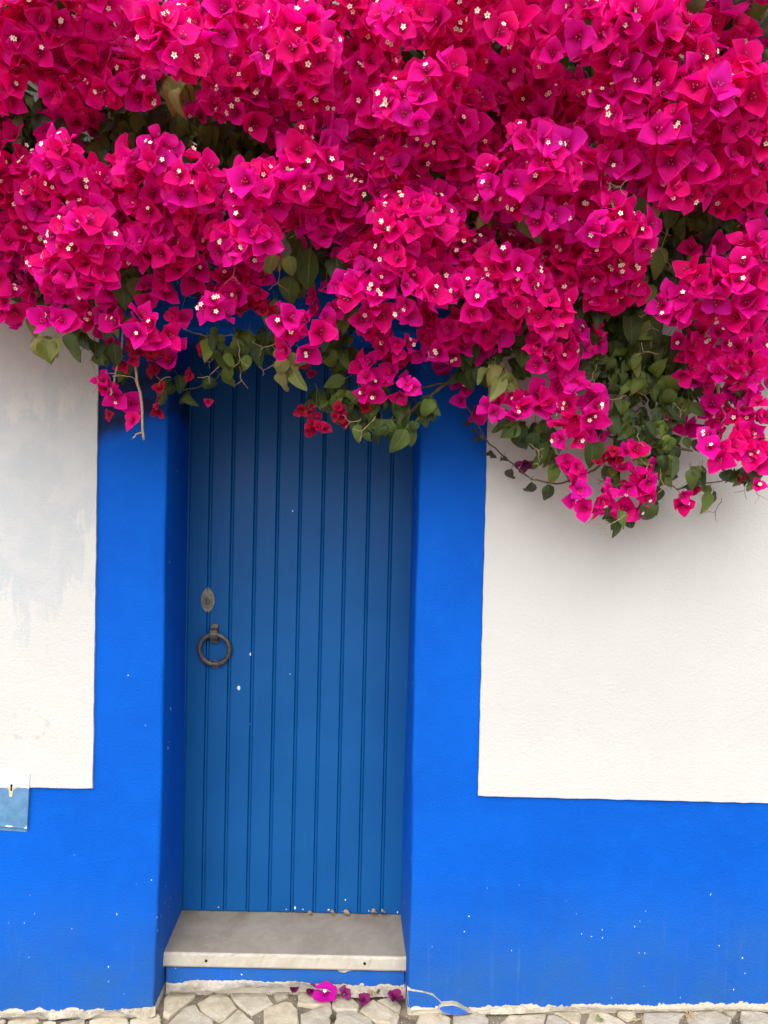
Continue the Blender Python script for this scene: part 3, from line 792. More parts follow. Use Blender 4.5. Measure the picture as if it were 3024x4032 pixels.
for k, ps in enumerate((((18, 3253), (24, 3250), (34, 3252), (44, 3251), (52, 3256), (36, 3257)), ((93, 3262), (104, 3252), (106, 3263)))):
    prism_pts([W(*p, -.0121) for p in ps][::-1], .0012, M_CHIP, 'paint_chip', box, 0)
prism_pts([W(-190, 3240, -.002), W(108, 3264, -.002), W(104, 3276, -.002), W(-190, 3256, -.002)][::-1], .004, M_BOXB, 'lower_rim', box, 0)
prism_pts([W(-190, 3012, -.0098), W(126, 3038, -.0098), W(118, 3052, -.0098), W(-190, 3024, -.0098)][::-1], .004, M_BOXW, 'upper_rim', box, 0)
bm = bmesh.new(); bm_box(bm, (bx0, -.0115, bl.z - .006), (br.x + .0015, -.001, bl.z + .002)); 
for ch, (u, v, s) in (('G', (2, 3228, 24)), ('E', (32, 3227, 24)), ('D', (83, 3229, 15))):
    cu = bpy.data.curves.new('letter', 'FONT'); cu.body = ch; cu.size = s * 1.35 * 2.6 / FPX; cu.extrude = .0007; cu.align_x = 'CENTER'; cu.align_y = 'CENTER'; cu.resolution_u = 3
    tmp = bpy.data.objects.new('letter', cu); COL.objects.link(tmp)
    dg = bpy.context.evaluated_depsgraph_get(); me = bpy.data.meshes.new_from_object(tmp.evaluated_get(dg)); bpy.data.objects.remove(tmp)
    p = W(u, v, -.0111); me.transform(Matrix.Translation(p) @ Matrix.Rotation(math.radians(90), 4, 'X')); me.materials.clear(); me.materials.append(M_BOXB)
    link('embossed_letter', me, box)
bm.free()
# raised ring round the last letter
ringv = []; c = W(82, 3229, -.0107); V = []; F = []
for i in range(24):
    a = 2 * math.pi * i / 24
    for (q, y) in ((17, 0), (18, -.0009), (20, -.0009), (21, 0)): V.append((c.x + q * math.cos(a) * 2.6 / FPX, c.y + y, c.z + q * math.sin(a) * 2.6 / FPX))
F = [(i * 4 + k, i * 4 + k + 1, ((i + 1) % 24) * 4 + k + 1, ((i + 1) % 24) * 4 + k) for i in range(24) for k in range(3)]
link('embossed_ring', mesh_np('embossed_ring', V, F, M_BOXB), box)

# ================================================================== bougainvillea
def blossom_arrays(seed, spread=1.0, curl=0.0, nt=8, ns=7, wide=1.0, tip=1.75):
    """three papery bracts joined at the middle round three slim buds; local z is the way the flower faces"""
    r_ = random.Random(seed); V = [(0, 0, 0)]; F = []; A = [0.0]; MI = []; RM = [0.0]
    base = r_.uniform(0, 6.28)
    for b in range(3):
        ang = base + b * 2.0944 + r_.uniform(-.2, .2); L = r_.uniform(.86, 1.12); wid = r_.uniform(.54, .66) * L * wide
        lift = r_.uniform(.75, 1.15) / spread; flare = r_.uniform(.25, .75) - curl; crease = r_.uniform(.02, .16); wv = r_.uniform(.03, .12); ph = r_.uniform(0, 6.28); sk = r_.uniform(-.10, .10); tw = r_.uniform(-.35, .35); cup = r_.uniform(.0, .34); ec = [r_.uniform(-.50, .25) for _ in range(2)]; tc = r_.uniform(-.5, .2)
        ca, sa = math.cos(ang), math.sin(ang); idx = []
        for i in range(1, nt + 1):
            t = i / nt; row = []
            hh = L * (lift * t - flare * t * t * .75); rr = L * (.62 * t + .38 * t * t)
            wd = wid * ((t / .40) ** .62 if t < .40 else (1 - ((t - .40) / .60) ** tip))
            if i == nt: wd = .010
            for k in range(ns):
                s = k / (ns - 1) * 2 - 1
                x = rr + .05 * s * s * L * t; y = wd * s + sk * t * t * L
                z = hh + cup * wd * s * s + crease * wd * (abs(s) - .4) + wv * math.sin(6 * t + 3 * s + ph) * abs(s) + .6 * wv * math.sin(13 * t + ph * 2) * s * s + tw * wd * s * t + ec[s > 0] * abs(s) ** 3 * wd * t + tc * max(0, t - .6) ** 2 * L
                RM.append(max(abs(s) if t > .3 else 0, 1.0 if i == nt else (t if t > .85 else 0)))
                row.append(len(V)); V.append((x * ca - y * sa, x * sa + y * ca, z)); A.append(t * (.6 + .4 * abs(s)) if t < .9 else t)
            idx.append(row)
        for k in range(ns - 1): F.append((0, idx[0][k], idx[0][k + 1], idx[0][k + 1])); MI.append(0)
        for a, c in zip(idx, idx[1:]):
            for k in range(ns - 1): F.append((a[k], c[k], c[k + 1], a[k + 1])); MI.append(0)
    for b in range(3):                                     # buds: thin tubes that grow from the same point
        ang = base + 1.05 + b * 2.0944; l = r_.uniform(.42, .62); o = .13; n0 = len(V)
        for (q, rad) in ((.45, .018), (1.0, .030)):
            for k in range(3):
                e = 2.0944 * k; V.append((math.cos(ang) * o * q + rad * math.cos(e), math.sin(ang) * o * q + rad * math.sin(e), l * q)); A.append(.1); RM.append(0)
        V.append((math.cos(ang) * o, math.sin(ang) * o, l * 1.04)); A.append(.1); RM.append(0)
        for k in range(3):
            j = (k + 1) % 3
            F.append((0, n0 + k, n0 + j, n0 + j)); MI.append(1)
            F.append((n0 + k, n0 + j, n0 + 3 + j, n0 + 3 + k)); MI.append(1)
            F.append((n0 + 3 + k, n0 + 3 + j, n0 + 6, n0 + 6)); MI.append(2)
    return np.array(V), F, np.array(A), np.array(MI), np.array(RM)
def leaf_arrays(seed, nt=8, ns=5, curl=None, fold=None, wide=None):
    r_ = random.Random(seed); V = []; F = []; A = []; S = []
    c = r_.uniform(.15, .7) if curl is None else curl; f = r_.uniform(.10, .45) if fold is None else fold
    wd0 = r_.uniform(.30, .40) if wide is None else wide; tw = r_.uniform(-.5, .5); wv = r_.uniform(.02, .08); ph = r_.uniform(0, 6)
    bend = r_.uniform(-.15, .15)
    # petiole
    for i in range(nt + 1):
        t = i / nt
        wd = wd0 * (math.sin(math.pi * min(.999, .03 + .97 * t ** .78)) ** .85) * (1 - .22 * t) if i < nt else .006
        if i == 0: wd = .03
        th = c * t; x = t * math.cos(th * .7); z = -t * math.sin(th * .7)
        for k in range(ns):
            s = k / (ns - 1) * 2 - 1
            y = wd * s; zz = z + f * abs(y) + wv * math.sin(9 * t + 2.5 * s + ph) * abs(s) + tw * y * t
            V.append((x, y + bend * t * t, zz)); A.append(t); S.append(s)
    for i in range(nt):
        for k in range(ns - 1): F.append((i * ns + k, (i + 1) * ns + k, (i + 1) * ns + k + 1, i * ns + k + 1))
    # stalk, joined to the blade's base
    n0 = len(V)
    for (x, z) in ((-.14, .03), (-.30, .10)):
        V += [(x, -.012, z), (x, .012, z), (x, 0, z + .02)]; A += [0, 0, 0]; S += [0, 0, 0]
    mid = ns // 2
    F += [(mid - 1, mid, n0, n0), (mid, mid + 1, n0 + 1, n0 + 1), (mid, n0 + 1, n0, n0)]
    for a, b in ((0, 1), (1, 2), (2, 0)): F.append((n0 + a, n0 + b, n0 + 3 + b, n0 + 3 + a))
    return np.array(V), F, np.array(A), np.array(S)
def floret_arrays():
    V = []; F = []; MI = []
    tube = [(0, .000, .0011), (0, .012, .0010), (0, .019, .0014)]
    n = 6
    for (_, z, r) in tube:
        for k in range(n): a = 2 * math.pi * k / n; V.append((r * math.cos(a), r * math.sin(a), z))
    for i in range(2):
        for k in range(n): F.append((i * n + k, i * n + (k + 1) % n, (i + 1) * n + (k + 1) % n, (i + 1) * n + k)); MI.append(1)
    c = len(V); V.append((0, 0, .0195)); r0 = len(V)
    for k in range(20):
        a = 2 * math.pi * k / 20; ph = (k % 4); r = (.0064, .0052, .0034, .0052)[ph]
        V.append((r * math.cos(a), r * math.sin(a), .0205 + (.0004 if ph == 0 else 0)))
    e0 = len(V)
    for k in range(20):
        a = 2 * math.pi * k / 20; V.append((.0017 * math.cos(a), .0017 * math.sin(a), .0200))
    for k in range(20):
        j = (k + 1) % 20
        F.append((e0 + k, r0 + k, r0 + j, e0 + j)); MI.append(0)
        F.append((c, e0 + k, e0 + j, e0 + j)); MI.append(2)
    for k in range(n): F.append((2 * n + k, 2 * n + (k + 1) % n, c, c)); MI.append(1)
    return np.array(V), F, MI
def me_from(name, V, F, mats, attrs=None, MI=None, smooth=True):
    """quads and degenerate-marked triangles to a mesh"""
    F = np.asarray(F); tri = F[:, 2] == F[:, 3]
    me = bpy.data.meshes.new(name); cnt = np.where(tri, 3, 4); tot = int(cnt.sum())
    starts = np.concatenate([[0], np.cumsum(cnt)[:-1]]).astype(np.int32)
    loops = np.empty(tot, dtype=np.int32)
    for k in range(4):
        ok = cnt > k; loops[starts[ok] + k] = F[ok, k]
    me.vertices.add(len(V)); me.vertices.foreach_set('co', np.asarray(V, dtype=np.float32).ravel())
    me.loops.add(tot); me.loops.foreach_set('vertex_index', loops)
    me.polygons.add(len(F)); me.polygons.foreach_set('loop_start', starts)
    me.polygons.foreach_set('use_smooth', np.full(len(F), smooth))
    for nm, arr in (attrs or {}).items():
        a = me.attributes.new(nm, 'FLOAT', 'POINT'); a.data.foreach_set('value', np.asarray(arr, dtype=np.float32))
    for x in mats: me.materials.append(x)
    if MI is not None: me.polygons.foreach_set('material_index', np.asarray(MI, dtype=np.int32))
    me.update(calc_edges=True)
    return me
BLO = [blossom_arrays(100 + i, spread=(.8, 1.0, 1.25)[i % 3], curl=(-.25, 0, .2)[(i // 3) % 3]) for i in range(18)]
LEA = [leaf_arrays(300 + i, curl=(None, 1.3, None, .9)[i % 4], fold=(None, None, .75)[i % 3]) for i in range(18)]
DEADL = [leaf_arrays(500 + i, curl=1.9, fold=.9, wide=.26) for i in range(4)]
FV, FF, FMI = floret_arrays()

K = 1 / 1.0536
def LP(x, y, rx, ry, t='n'): return (x * K, y * K, rx * K, ry * K, t)
def RP(x, y, rx, ry, t='n'): return (1512 + x * K, y * K, rx * K, ry * K, t)
CL = [LP(*a) for a in [
 (60,80,110,110),(200,60,110,100),(110,200,120,100),(260,190,130,90),(20,350,90,80),(310,340,130,90),(290,480,110,110,'s'),(480,300,70,110),(590,330,70,110),
 (620,80,100,90,'b'),(730,190,130,130,'b'),(890,80,110,90,'b'),(430,60,80,70),(510,180,50,60,'s'),(950,300,130,110),(1000,420,150,100),(860,450,70,50,'s'),(1110,150,130,110),
 (1230,180,150,130,'b'),(1260,330,150,120),(1300,450,150,80,'s'),(1450,80,150,110),(1500,220,130,120),(1540,400,110,130),(1080,60,100,70),(1560,560,90,110,'s'),
 (50,640,80,80),(50,760,90,80),(270,650,90,75,'b'),(200,750,130,80),(350,760,90,90),(140,850,90,80),(280,860,110,80),(40,970,80,80),(130,1050,100,90),(340,960,130,110,'b'),
 (330,1110,140,110,'b'),(60,1130,80,50,'s'),(620,650,85,85,'b'),(560,740,110,85),(770,740,100,85,'b'),(640,860,140,110),(810,850,110,90),(560,980,120,100),(680,1010,130,110),
 (830,1010,110,100),(600,1090,100,50,'s'),(700,1120,60,50),(820,1110,70,40),(1060,780,120,105,'b'),(1010,960,140,120,'b'),(1070,1050,80,50),(1290,590,85,70,'b'),
 (1270,700,120,100,'b'),(1430,740,110,90),(1290,850,110,90),(1330,940,90,70),(1260,1040,40,50,'s'),(1500,660,80,80,'s'),(1540,800,90,120),(1560,950,80,90),(1500,1060,90,80),
 (960,1130,80,60),(960,1200,70,50),(890,1275,50,45,'b'),(975,1270,30,25,'r'),(1080,1180,55,45),(1090,1270,40,35,'r'),(40,1235,45,60),(250,1190,110,70),(360,1210,100,60),
 (250,1320,70,35,'b'),(370,1330,50,35),(430,1260,40,55),(120,1230,25,40,'s'),(50,1345,50,35,'s'),(640,1220,45,45),(560,1350,65,40,'b'),(650,1360,70,55,'b'),(735,1330,35,40),
 (735,1480,35,40),(600,1430,60,40,'r'),(660,1480,50,35,'r'),(530,1480,30,30,'r'),(440,1390,30,40,'s'),(430,1610,30,40),(480,1645,28,25),(460,1718,8,8,'r'),(552,1675,22,12),
 (560,1745,15,10),(670,1680,22,28,'r'),(665,1615,8,8,'r'),(640,1535,28,15,'r'),(850,1455,15,20,'r'),(800,1560,20,12,'r'),(862,1665,14,8,'r'),(1185,1345,50,45,'b'),(1300,1355,60,55,'b'),
 (1240,1430,60,40,'b'),(1335,1430,20,40),(1270,1505,8,8,'r'),(1365,1250,60,60),(1480,1170,100,90,'b'),(1530,1260,90,80,'b'),(1540,1400,50,50),(1540,1560,60,80),
 (1262,1690,28,20,'r'),(1310,1770,32,30,'r'),(1410,1715,25,40,'r'),(1345,1785,16,14,'r'),(1300,1558,15,10,'r'),(1520,1685,20,14,'r')]] + [RP(*a) for a in [
 (50,80,100,90,'b'),(270,60,120,100),(500,80,110,100,'b'),(300,180,120,90),(660,60,100,80),(700,170,90,80,'b'),(880,80,150,100,'b'),(1050,60,150,90,'b'),(1180,120,120,100,'b'),
 (1230,260,110,100,'b'),(1030,220,130,100,'b'),(880,230,120,90),(500,220,130,90,'s'),(330,320,130,90,'s'),(200,320,90,60,'b'),(100,430,130,90,'b'),(230,470,130,90),(340,480,110,80),
 (470,420,120,90,'s'),(640,370,120,90,'s'),(760,420,110,90,'s'),(600,490,120,60,'s'),(150,590,150,90),(300,640,110,80),(60,640,100,90),(420,590,90,70,'s'),(1450,60,130,110,'v'),
 (1350,190,90,80,'v'),(1500,200,90,80,'v'),(1000,420,130,100,'b'),(1120,370,130,100,'b'),(1180,510,110,95,'b'),(950,530,110,80),(1060,600,120,80),(1360,400,110,100,'b'),(1500,330,110,100,'b'),
 (1480,490,110,90,'b'),(1540,590,80,100,'b'),(1340,570,110,90),(1250,640,110,80,'b'),(1390,670,120,80,'b'),(630,600,100,70,'b'),(700,680,120,100,'b'),(460,760,75,55,'b'),(470,840,80,60),
 (600,770,90,90),(760,800,120,100),(650,870,90,65,'b'),(800,720,90,80),(990,670,95,45,'b'),(880,740,35,40,'b'),(1090,770,60,60),(1210,770,100,70,'b'),(1300,740,80,60,'b'),
 (1440,840,95,65),(1530,760,90,100),(1350,850,50,45,'s'),(90,790,130,90),(240,830,95,75),(120,920,150,90,'b'),(260,930,65,75),(200,1010,120,80),(350,1060,100,85),(60,1060,100,90,'b'),
 (100,1200,100,100,'b'),(230,1140,100,90),(520,1080,75,70,'b'),(560,1170,100,85,'b'),(380,1230,100,75,'b'),(300,1320,120,85),(420,1320,120,85),(560,1280,100,95),(470,960,70,45,'s'),
 (560,960,60,55,'s'),(780,1000,110,95),(920,930,90,75,'b'),(1030,960,65,75,'b'),(870,1090,130,95),(1000,1090,85,85),(740,1130,95,75),(880,1180,100,50),(1010,1190,65,55),(910,1260,40,35),
 (700,1060,70,60),(690,1290,75,70,'b'),(700,1380,90,80),(840,1410,60,60),(790,1330,40,35),(630,1490,40,35,'b'),(740,1480,60,55),(270,1430,80,50),(410,1430,45,40),(170,1410,55,50),
 (40,1420,70,50),(55,1485,35,40,'r'),(30,1560,45,45),(120,1590,38,28,'b'),(75,1635,22,18),(300,1570,50,50,'s'),(320,1655,30,25,'s'),(372,1690,15,15,'s'),(740,1590,60,40),(510,1700,80,40),
 (620,1690,90,50),(720,1670,70,45),(830,1680,90,55,'b'),(900,1690,40,40),(770,1800,50,40,'b'),(860,1770,65,45),(470,1730,40,22,'s'),
 (1240,1230,60,45,'b'),(1190,1290,40,40,'b'),(1330,1150,70,55,'b'),(1350,1270,70,45),(1450,1190,100,80,'b'),(1530,1090,80,90,'b'),(1540,1290,80,90,'b'),(1225,1350,40,30,'s'),(1260,1430,55,45),
 (1380,1410,90,70),(1500,1420,100,90),(1240,1530,40,40),(1330,1500,50,50),(1450,1540,80,50,'b'),(1440,1620,45,30),(1300,1590,40,25),(1530,1580,70,50),(1350,1050,60,45,'v'),(1540,990,70,50,'s'),
 (1370,1710,60,45),(1480,1760,85,65),(1560,1720,55,65),(1400,1850,70,45,'b'),(1380,1920,45,30),(1500,1850,80,60),(1560,1910,50,55),(1250,1750,30,30,'s'),(1170,1695,35,20,'v'),(1540,2010,25,25),
 (1465,1980,12,12,'r'),(775,1950,50,45),(790,2030,45,45),(865,2060,45,40),(840,2105,40,22),(910,2040,25,40),(1000,1985,50,35),(1075,1970,35,45),(1060,2040,45,25),(1010,2105,40,25),
 (955,1890,28,25,'r'),(1020,1885,32,32),(890,1920,20,15,'r'),(1010,2030,20,20,'r'),(1228,2045,28,22),(1230,2095,12,12),(1290,2030,12,10,'r')]]
# continue the plant past the frame, upward and to both sides
rx_ = random.Random(3)
for k in range(60):
    CL.append((rx_.uniform(-500, 3500), rx_.uniform(-620, -70), rx_.uniform(90, 140), rx_.uniform(80, 110), rx_.choice('nnbs')))
for k in range(26):
    CL.append((rx_.choice((rx_.uniform(-520, -90), rx_.uniform(3120, 3560))), rx_.uniform(-50, 1250), rx_.uniform(80, 130), rx_.uniform(70, 110), rx_.choice('nnbs')))
def dbase(v):
    return float(np.interp(v, [-600, 0, 500, 900, 1200, 1500, 2100], [.80, .66, .56, .47, .37, .28, .22]))
OFF = {'b': .14, 'n': 0.0, 's': -.17, 'v': -.32, 'r': -.03}
BL = []   # blossoms: position, facing, scale, red?, variant
rb = random.Random(42)
def place_blossom(u, v, d, nrm, sc, red):
    d = max(.06, d); p = W(u, v, -d)
    BL.append([p, nrm.normalized(), sc, red, rb.randrange(len(BLO)), rb.uniform(0, 6.28)])
for (cx, cy, rx, ry, t) in CL:
    red = t == 'r'
    sp = 25 if red else (44 if min(rx, ry) < 50 else 49)
    n = max(1, round(math.pi * rx * ry * (1.0536 ** 2) / (sp * sp) * 1.05))
    a0 = rb.uniform(0, 6.28); d0 = dbase(cy) + OFF[t] + .022 * math.sin(cx * .011 + cy * .007)
    R = min(rx, ry) / 1500.0
    got = []; tries = 0
    mind = (.62 * sp) / 1.0536
    while len(got) < n and tries < n * 40:
        tries += 1
        q = math.sqrt(rb.random()); a = rb.uniform(0, 6.28); x, y = q * math.cos(a), q * math.sin(a)
        if n == 1: x, y = x * .4, y * .4
        if any(math.hypot((x - p) * rx, (y - r) * ry) < mind for p, r in got): mind *= .985; continue
        got.append((x, y))
        bulge = math.sqrt(max(0, 1 - min(1, x * x + y * y)))
        nr = Vector((x * .7, -(.55 + .4 * bulge), -y * .55 + .08)) + Vector((rb.gauss(0, .34), rb.gauss(0, .15), rb.gauss(0, .34)))
        place_blossom(cx + x * rx, cy + y * ry, d0 + R * bulge * 1.0 + rb.uniform(-.035, .03), nr, (.0225 if red else .0405) * rb.uniform(.70, 1.15), red)
# shaded blossoms deeper inside the upper mass; holes where the photo shows dark foliage or wall
HOLES = [LP(*a) for a in [(80,480,120,60),(520,540,170,110),(780,570,190,120),(1000,610,130,120),(410,860,60,100),(1190,440,60,60),(530,100,30,60),(720,380,90,50),(860,170,40,60)]] + [RP(*a) for a in [(700,560,90,40),(380,920,90,110),(1270,920,190,90),(1150,1080,110,150),(1000,1420,140,200),(1150,1560,150,150),(1280,480,40,60)]]
def in_hole(u, v): return any(((u - a) / b) ** 2 + ((v - c) / d) ** 2 < 1 for a, c, b, d, _ in HOLES)
def bottom(u):
    return float(np.interp(u, [-400, 0, 250, 450, 560, 700, 900, 1050, 1300, 1500, 1750, 2000, 2250, 2450, 2550, 2700, 3024, 3400], [1150, 1130, 1130, 1080, 1000, 950, 960, 900, 950, 1150, 1180, 1330, 1330, 1150, 900, 1050, 1500, 1450]))
for k in range(600):
    u = rb.uniform(-450, 3480); v = rb.uniform(-550, 1350)
    if v > bottom(u) - 60 or in_hole(u, v): continue
    nr = Vector((rb.gauss(0, .4), -1, rb.gauss(.1, .4)))
    place_blossom(u, v, dbase(v) - rb.uniform(.06, .16), nr, .043 * rb.uniform(.85, 1.1), False)

# ---- leaves
LF_ = []  # base point, tip direction, up normal, length, kind, variant
rl = random.Random(8)
ZN = [LP(*a) for a in [(80,470,120,70,'d'),(200,560,120,60,'d'),(600,500,160,90,'d'),(760,570,130,110,'D'),(900,610,140,90,'D'),(1050,600,90,110,'d'),(470,600,110,80,'d'),(700,350,70,50,'p'),(870,160,45,70,'m'),
 (530,110,25,60,'d'),(410,830,50,90,'d'),(30,870,60,40,'d'),(190,1410,75,40,'P'),(330,1390,30,30,'D'),(125,1315,22,20,'p'),(510,1180,60,90,'m'),(460,1320,40,60,'m'),(620,1150,80,50,'m'),(430,1460,55,40,'m'),
 (390,1500,15,25,'m'),(530,1560,25,30,'m'),(960,1480,75,60,'m'),(900,1410,50,40,'m'),(770,1640,35,20,'m'),(885,1590,40,25,'m'),(715,1580,40,40,'m'),(1030,1410,60,50,'m'),(1110,1410,55,50,'m'),
 (1190,1500,75,70,'p'),(1130,1060,55,40,'p'),(1290,1040,55,50,'D'),(1390,1090,45,50,'D'),(1220,1160,50,60,'m'),(1430,1350,80,80,'m'),(1420,1480,80,80,'m'),(1390,1620,90,70,'m'),(1480,1720,100,70,'m'),
 (1530,1780,70,35,'m'),(1330,1660,40,50,'m'),(1150,1290,40,60,'m'),(250,1270,100,60,'d'),(100,1180,90,50,'d'),(850,1170,80,50,'d')]] + [RP(*a) for a in [
 (1250,900,160,80,'d'),(1180,1000,120,120,'d'),(1000,860,70,40,'p'),(1090,880,45,50,'p'),(1130,1100,120,130,'D'),(960,1340,120,110,'D'),(1040,1420,120,160,'D'),(1150,1500,130,110,'D'),(850,1260,90,60,'m'),
 (980,1540,120,90,'m'),(880,1540,80,50,'m'),(1050,1630,120,70,'m'),(600,1410,80,50,'m'),(520,1500,110,60,'m'),(470,1560,60,70,'p'),(350,1490,80,60,'m'),(100,1690,110,45,'m'),(30,1650,60,50,'m'),
 (100,1760,55,40,'m'),(50,1790,35,40,'m'),(190,1690,20,40,'m'),(590,1800,65,60,'m'),(680,1820,55,60,'m'),(850,1830,40,60,'m'),(700,1920,55,35,'m'),(1000,1740,80,70,'m'),(1100,1780,110,80,'m'),
 (1180,1700,60,50,'m'),(1280,1650,55,50,'m'),(1210,1840,75,40,'m'),(1190,1900,60,50,'m'),(1110,1940,55,50,'m'),(940,1970,60,40,'m'),(1150,2000,45,40,'m'),(1320,1980,80,40,'m'),
 (1370,2045,40,25,'m'),(1090,2080,45,40,'m'),(1000,2140,60,25,'m'),(950,2110,35,40,'m'),(1540,1960,60,40,'m'),(1470,1950,60,40,'m'),(400,960,90,80,'d'),(330,860,60,60,'d'),(430,910,18,15,'p'),
 (575,930,15,15,'m'),(1040,1830,70,40,'m'),(1280,1100,60,60,'d'),(1290,1330,50,60,'m'),(1250,1640,90,60,'m'),(1400,1650,90,40,'m'),(1330,1800,40,50,'m')]]
KIND = {'d': (3.2, .058, 0, -.12), 'D': (2.2, .086, 0, -.09), 'm': (2.7, .062, 0, -.02), 'p': (1.5, .060, 1, .03), 'P': (.9, .088, 1, .0)}
def place_leaf(u, v, d, L, kind, down=1.0, face=None):
    p = W(u, v, -max(.03, d))
    tip = Vector((rl.gauss(0, .55), rl.gauss(-.15, .35), -down + rl.gauss(0, .45))).normalized()
    nr = face or Vector((rl.gauss(0, .45), -1.0, .45 + rl.gauss(0, .4)))
    LF_.append([p, tip, nr, L, kind, rl.randrange(len(LEA))])
for (cx, cy, rx, ry, t) in ZN:
    dens, L, kd, off = KIND[t]
    n = max(1, round(math.pi * rx * ry * 1.11 / (52 * 52) * dens))
    for k in range(n):
        q = math.sqrt(rl.random()); a = rl.uniform(0, 6.28)
        v = cy + q * ry * math.sin(a)
        place_leaf(cx + q * rx * math.cos(a), v - 20, dbase(v) + off + rl.uniform(-.09, .04), L * rl.uniform(.55, 1.25), kd)
for (uv, d, L, kd) in ((LP(185, 1405, 0, 0), .36, .095, 1), (LP(245, 1400, 0, 0), .36, .092, 1), (LP(330, 1370, 0, 0), .34, .10, 0), (LP(345, 1375, 0, 0), .33, .085, 0), (LP(1290, 1030, 0, 0), .50, .125, 0), (LP(1395, 1060, 0, 0), .47, .115, 0), (LP(1215, 1150, 0, 0), .44, .095, 0),
    (LP(1140, 1050, 0, 0), .52, .075, 1), (LP(1200, 1060, 0, 0), .52, .085, 1), (LP(1170, 1480, 0, 0), .36, .08, 1), (LP(1215, 1540, 0, 0), .36, .09, 1), (LP(1110, 1390, 0, 0), .30, .09, 0), (LP(995, 1430, 0, 0), .20, .10, 0), (LP(920, 1460, 0, 0), .2, .055, 0),
    (LP(690, 320, 0, 0), .63, .10, 1), (LP(740, 330, 0, 0), .62, .09, 1), (LP(770, 340, 0, 0), .62, .08, 1), (LP(740, 520, 0, 0), .42, .13, 0), (LP(850, 590, 0, 0), .42, .11, 0), (RP(490, 1560, 0, 0), .34, .11, 1), (RP(975, 810, 0, 0), .64, .10, 1), (RP(1045, 810, 0, 0), .63, .085, 0),
    (RP(575, 890, 0, 0), .55, .10, 0), (RP(445, 895, 0, 0), .52, .07, 1), (RP(90, 1780, 0, 0), .27, .095, 0), (RP(30, 1740, 0, 0), .27, .085, 0), (RP(1020, 1290, 0, 0), .30, .12, 0), (RP(1050, 1400, 0, 0), .29, .15, 0), (RP(1150, 1560, 0, 0), .25, .13, 0), (RP(860, 1820, 0, 0), .27, .10, 0), (RP(1100, 2080, 0, 0), .26, .09, 0)):
    place_leaf(uv[0], uv[1], d, L * (.8 if kd else .95), kd, down=1.6, face=Vector((rl.gauss(0, .35), -1, .25)))
for k in range(4600):                         # inner foliage between blossoms and wall
    u = rl.uniform(-480, 3500); v = rl.uniform(-580, 1400)
    if v > bottom(u) - 10: continue
    place_leaf(u, v, rl.uniform(.05, max(.1, dbase(v) - .14)), .074 * rl.uniform(.8, 1.3), 0)

# ---- which show largest: a coarse depth buffer of discs
GW, GH, SS = 378, 262, 8.0
zb_ = np.full((GH, GW), 1e9); ib = np.full((GH, GW), -1, dtype=np.int32)
allit = [('b', i, b[0], b[2] * .85) for i, b in enumerate(BL)] + [('l', i, Vector(l[0]) + l[1] * l[3] * .5, l[3] * .36) for i, l in enumerate(LF_)]
for j, (ty, i, p, r) in enumerate(allit):
    u, v, z = proj(p); rp = r * FPX / z / SS; x, y = u / SS, v / SS
    x0, x1, y0, y1 = int(max(0, x - rp)), int(min(GW, x + rp + 1)), int(max(0, y - rp)), int(min(GH, y + rp + 1))
    if x0 >= x1 or y0 >= y1: continue
    yy, xx = np.mgrid[y0:y1, x0:x1]; inside = (xx - x) ** 2 + (yy - y) ** 2 < rp * rp
    sub = zb_[y0:y1, x0:x1]; msk = inside & (z < sub); sub[msk] = z; ib[y0:y1, x0:x1][msk] = j
cnts = np.bincount(ib[ib >= 0], minlength=len(allit))
def largest(ty, n):
    c = [(cnts[j], i) for j, (t, i, p, r) in enumerate(allit) if t == ty and cnts[j] > 0]; c.sort(reverse=True); return set(i for _, i in c[:n])
BIG = largest('b', 300); BIGL = largest('l', 300)

vine = empty('bougainvillea', (1.9, -.12, gz(1.9)))
tag(vine, 'magenta bougainvillea in full bloom cascading down the wall over the doorway', 'climbing plant')
VM = PINV['bougainvillea']
def facing_matrix(p, n, spin, s):
    n = Vector(n).normalized(); a = n.orthogonal().normalized(); b = n.cross(a)
    a2 = a * math.cos(spin) + b * math.sin(spin); b2 = n.cross(a2)
    return Matrix(((a2.x * s, b2.x * s, n.x * s, p[0]), (a2.y * s, b2.y * s, n.y * s, p[1]), (a2.z * s, b2.z * s, n.z * s, p[2]), (0, 0, 0, 1)))
BME = [me_from('blossom', V, F, [M_BRACT, M_TUBE, M_BUD], {'along': A, 'rim': RM}, MI) for V, F, A, MI, RM in BLO]
BMR = [me_from('young_blossom', V, F, [M_RED, M_TUBE, M_BUD], {'along': A, 'rim': RM}, MI) for V, F, A, MI, RM in BLO]
FME = me_from('floret', FV, FF, [M_FLORET, M_TUBE, M_EYE], None, FMI)
def put(name, me, M, parent, PI):
    o = bpy.data.objects.new(name, me); COL.objects.link(o); o.parent = parent; o.matrix_parent_inverse = PI; o.matrix_basis = M; return o
rf = random.Random(61)
acc = {'b': [], 'r': []}; facc = []
for i, (p, n, s, red, var, spin) in enumerate(BL):
    M = facing_matrix(p, n, spin, s)
    fl = []
    if not red:
        x = rf.random(); k = 2 if x < .11 else (1 if x < .32 else 0)
        for j in range(k):
            dv = (n + Vector((rf.gauss(0, .25), rf.gauss(0, .12), rf.gauss(0, .25)))).normalized()
            off = n * (.010 + .006 * rf.random()) + Vector((rf.uniform(-.008, .008), 0, rf.uniform(-.006, .008)))
            fl.append(facing_matrix(Vector(p) + off, dv, rf.uniform(0, 6), rf.uniform(.85, 1.2)))
    if i in BIG:
        o = put('young_blossom' if red else 'blossom', (BMR if red else BME)[var], M, vine, VM)
        for q in fl: put('floret', FME, q, o, M.inverted())
    else:
        acc['r' if red else 'b'].append((BLO[var], np.array(M))); facc += fl
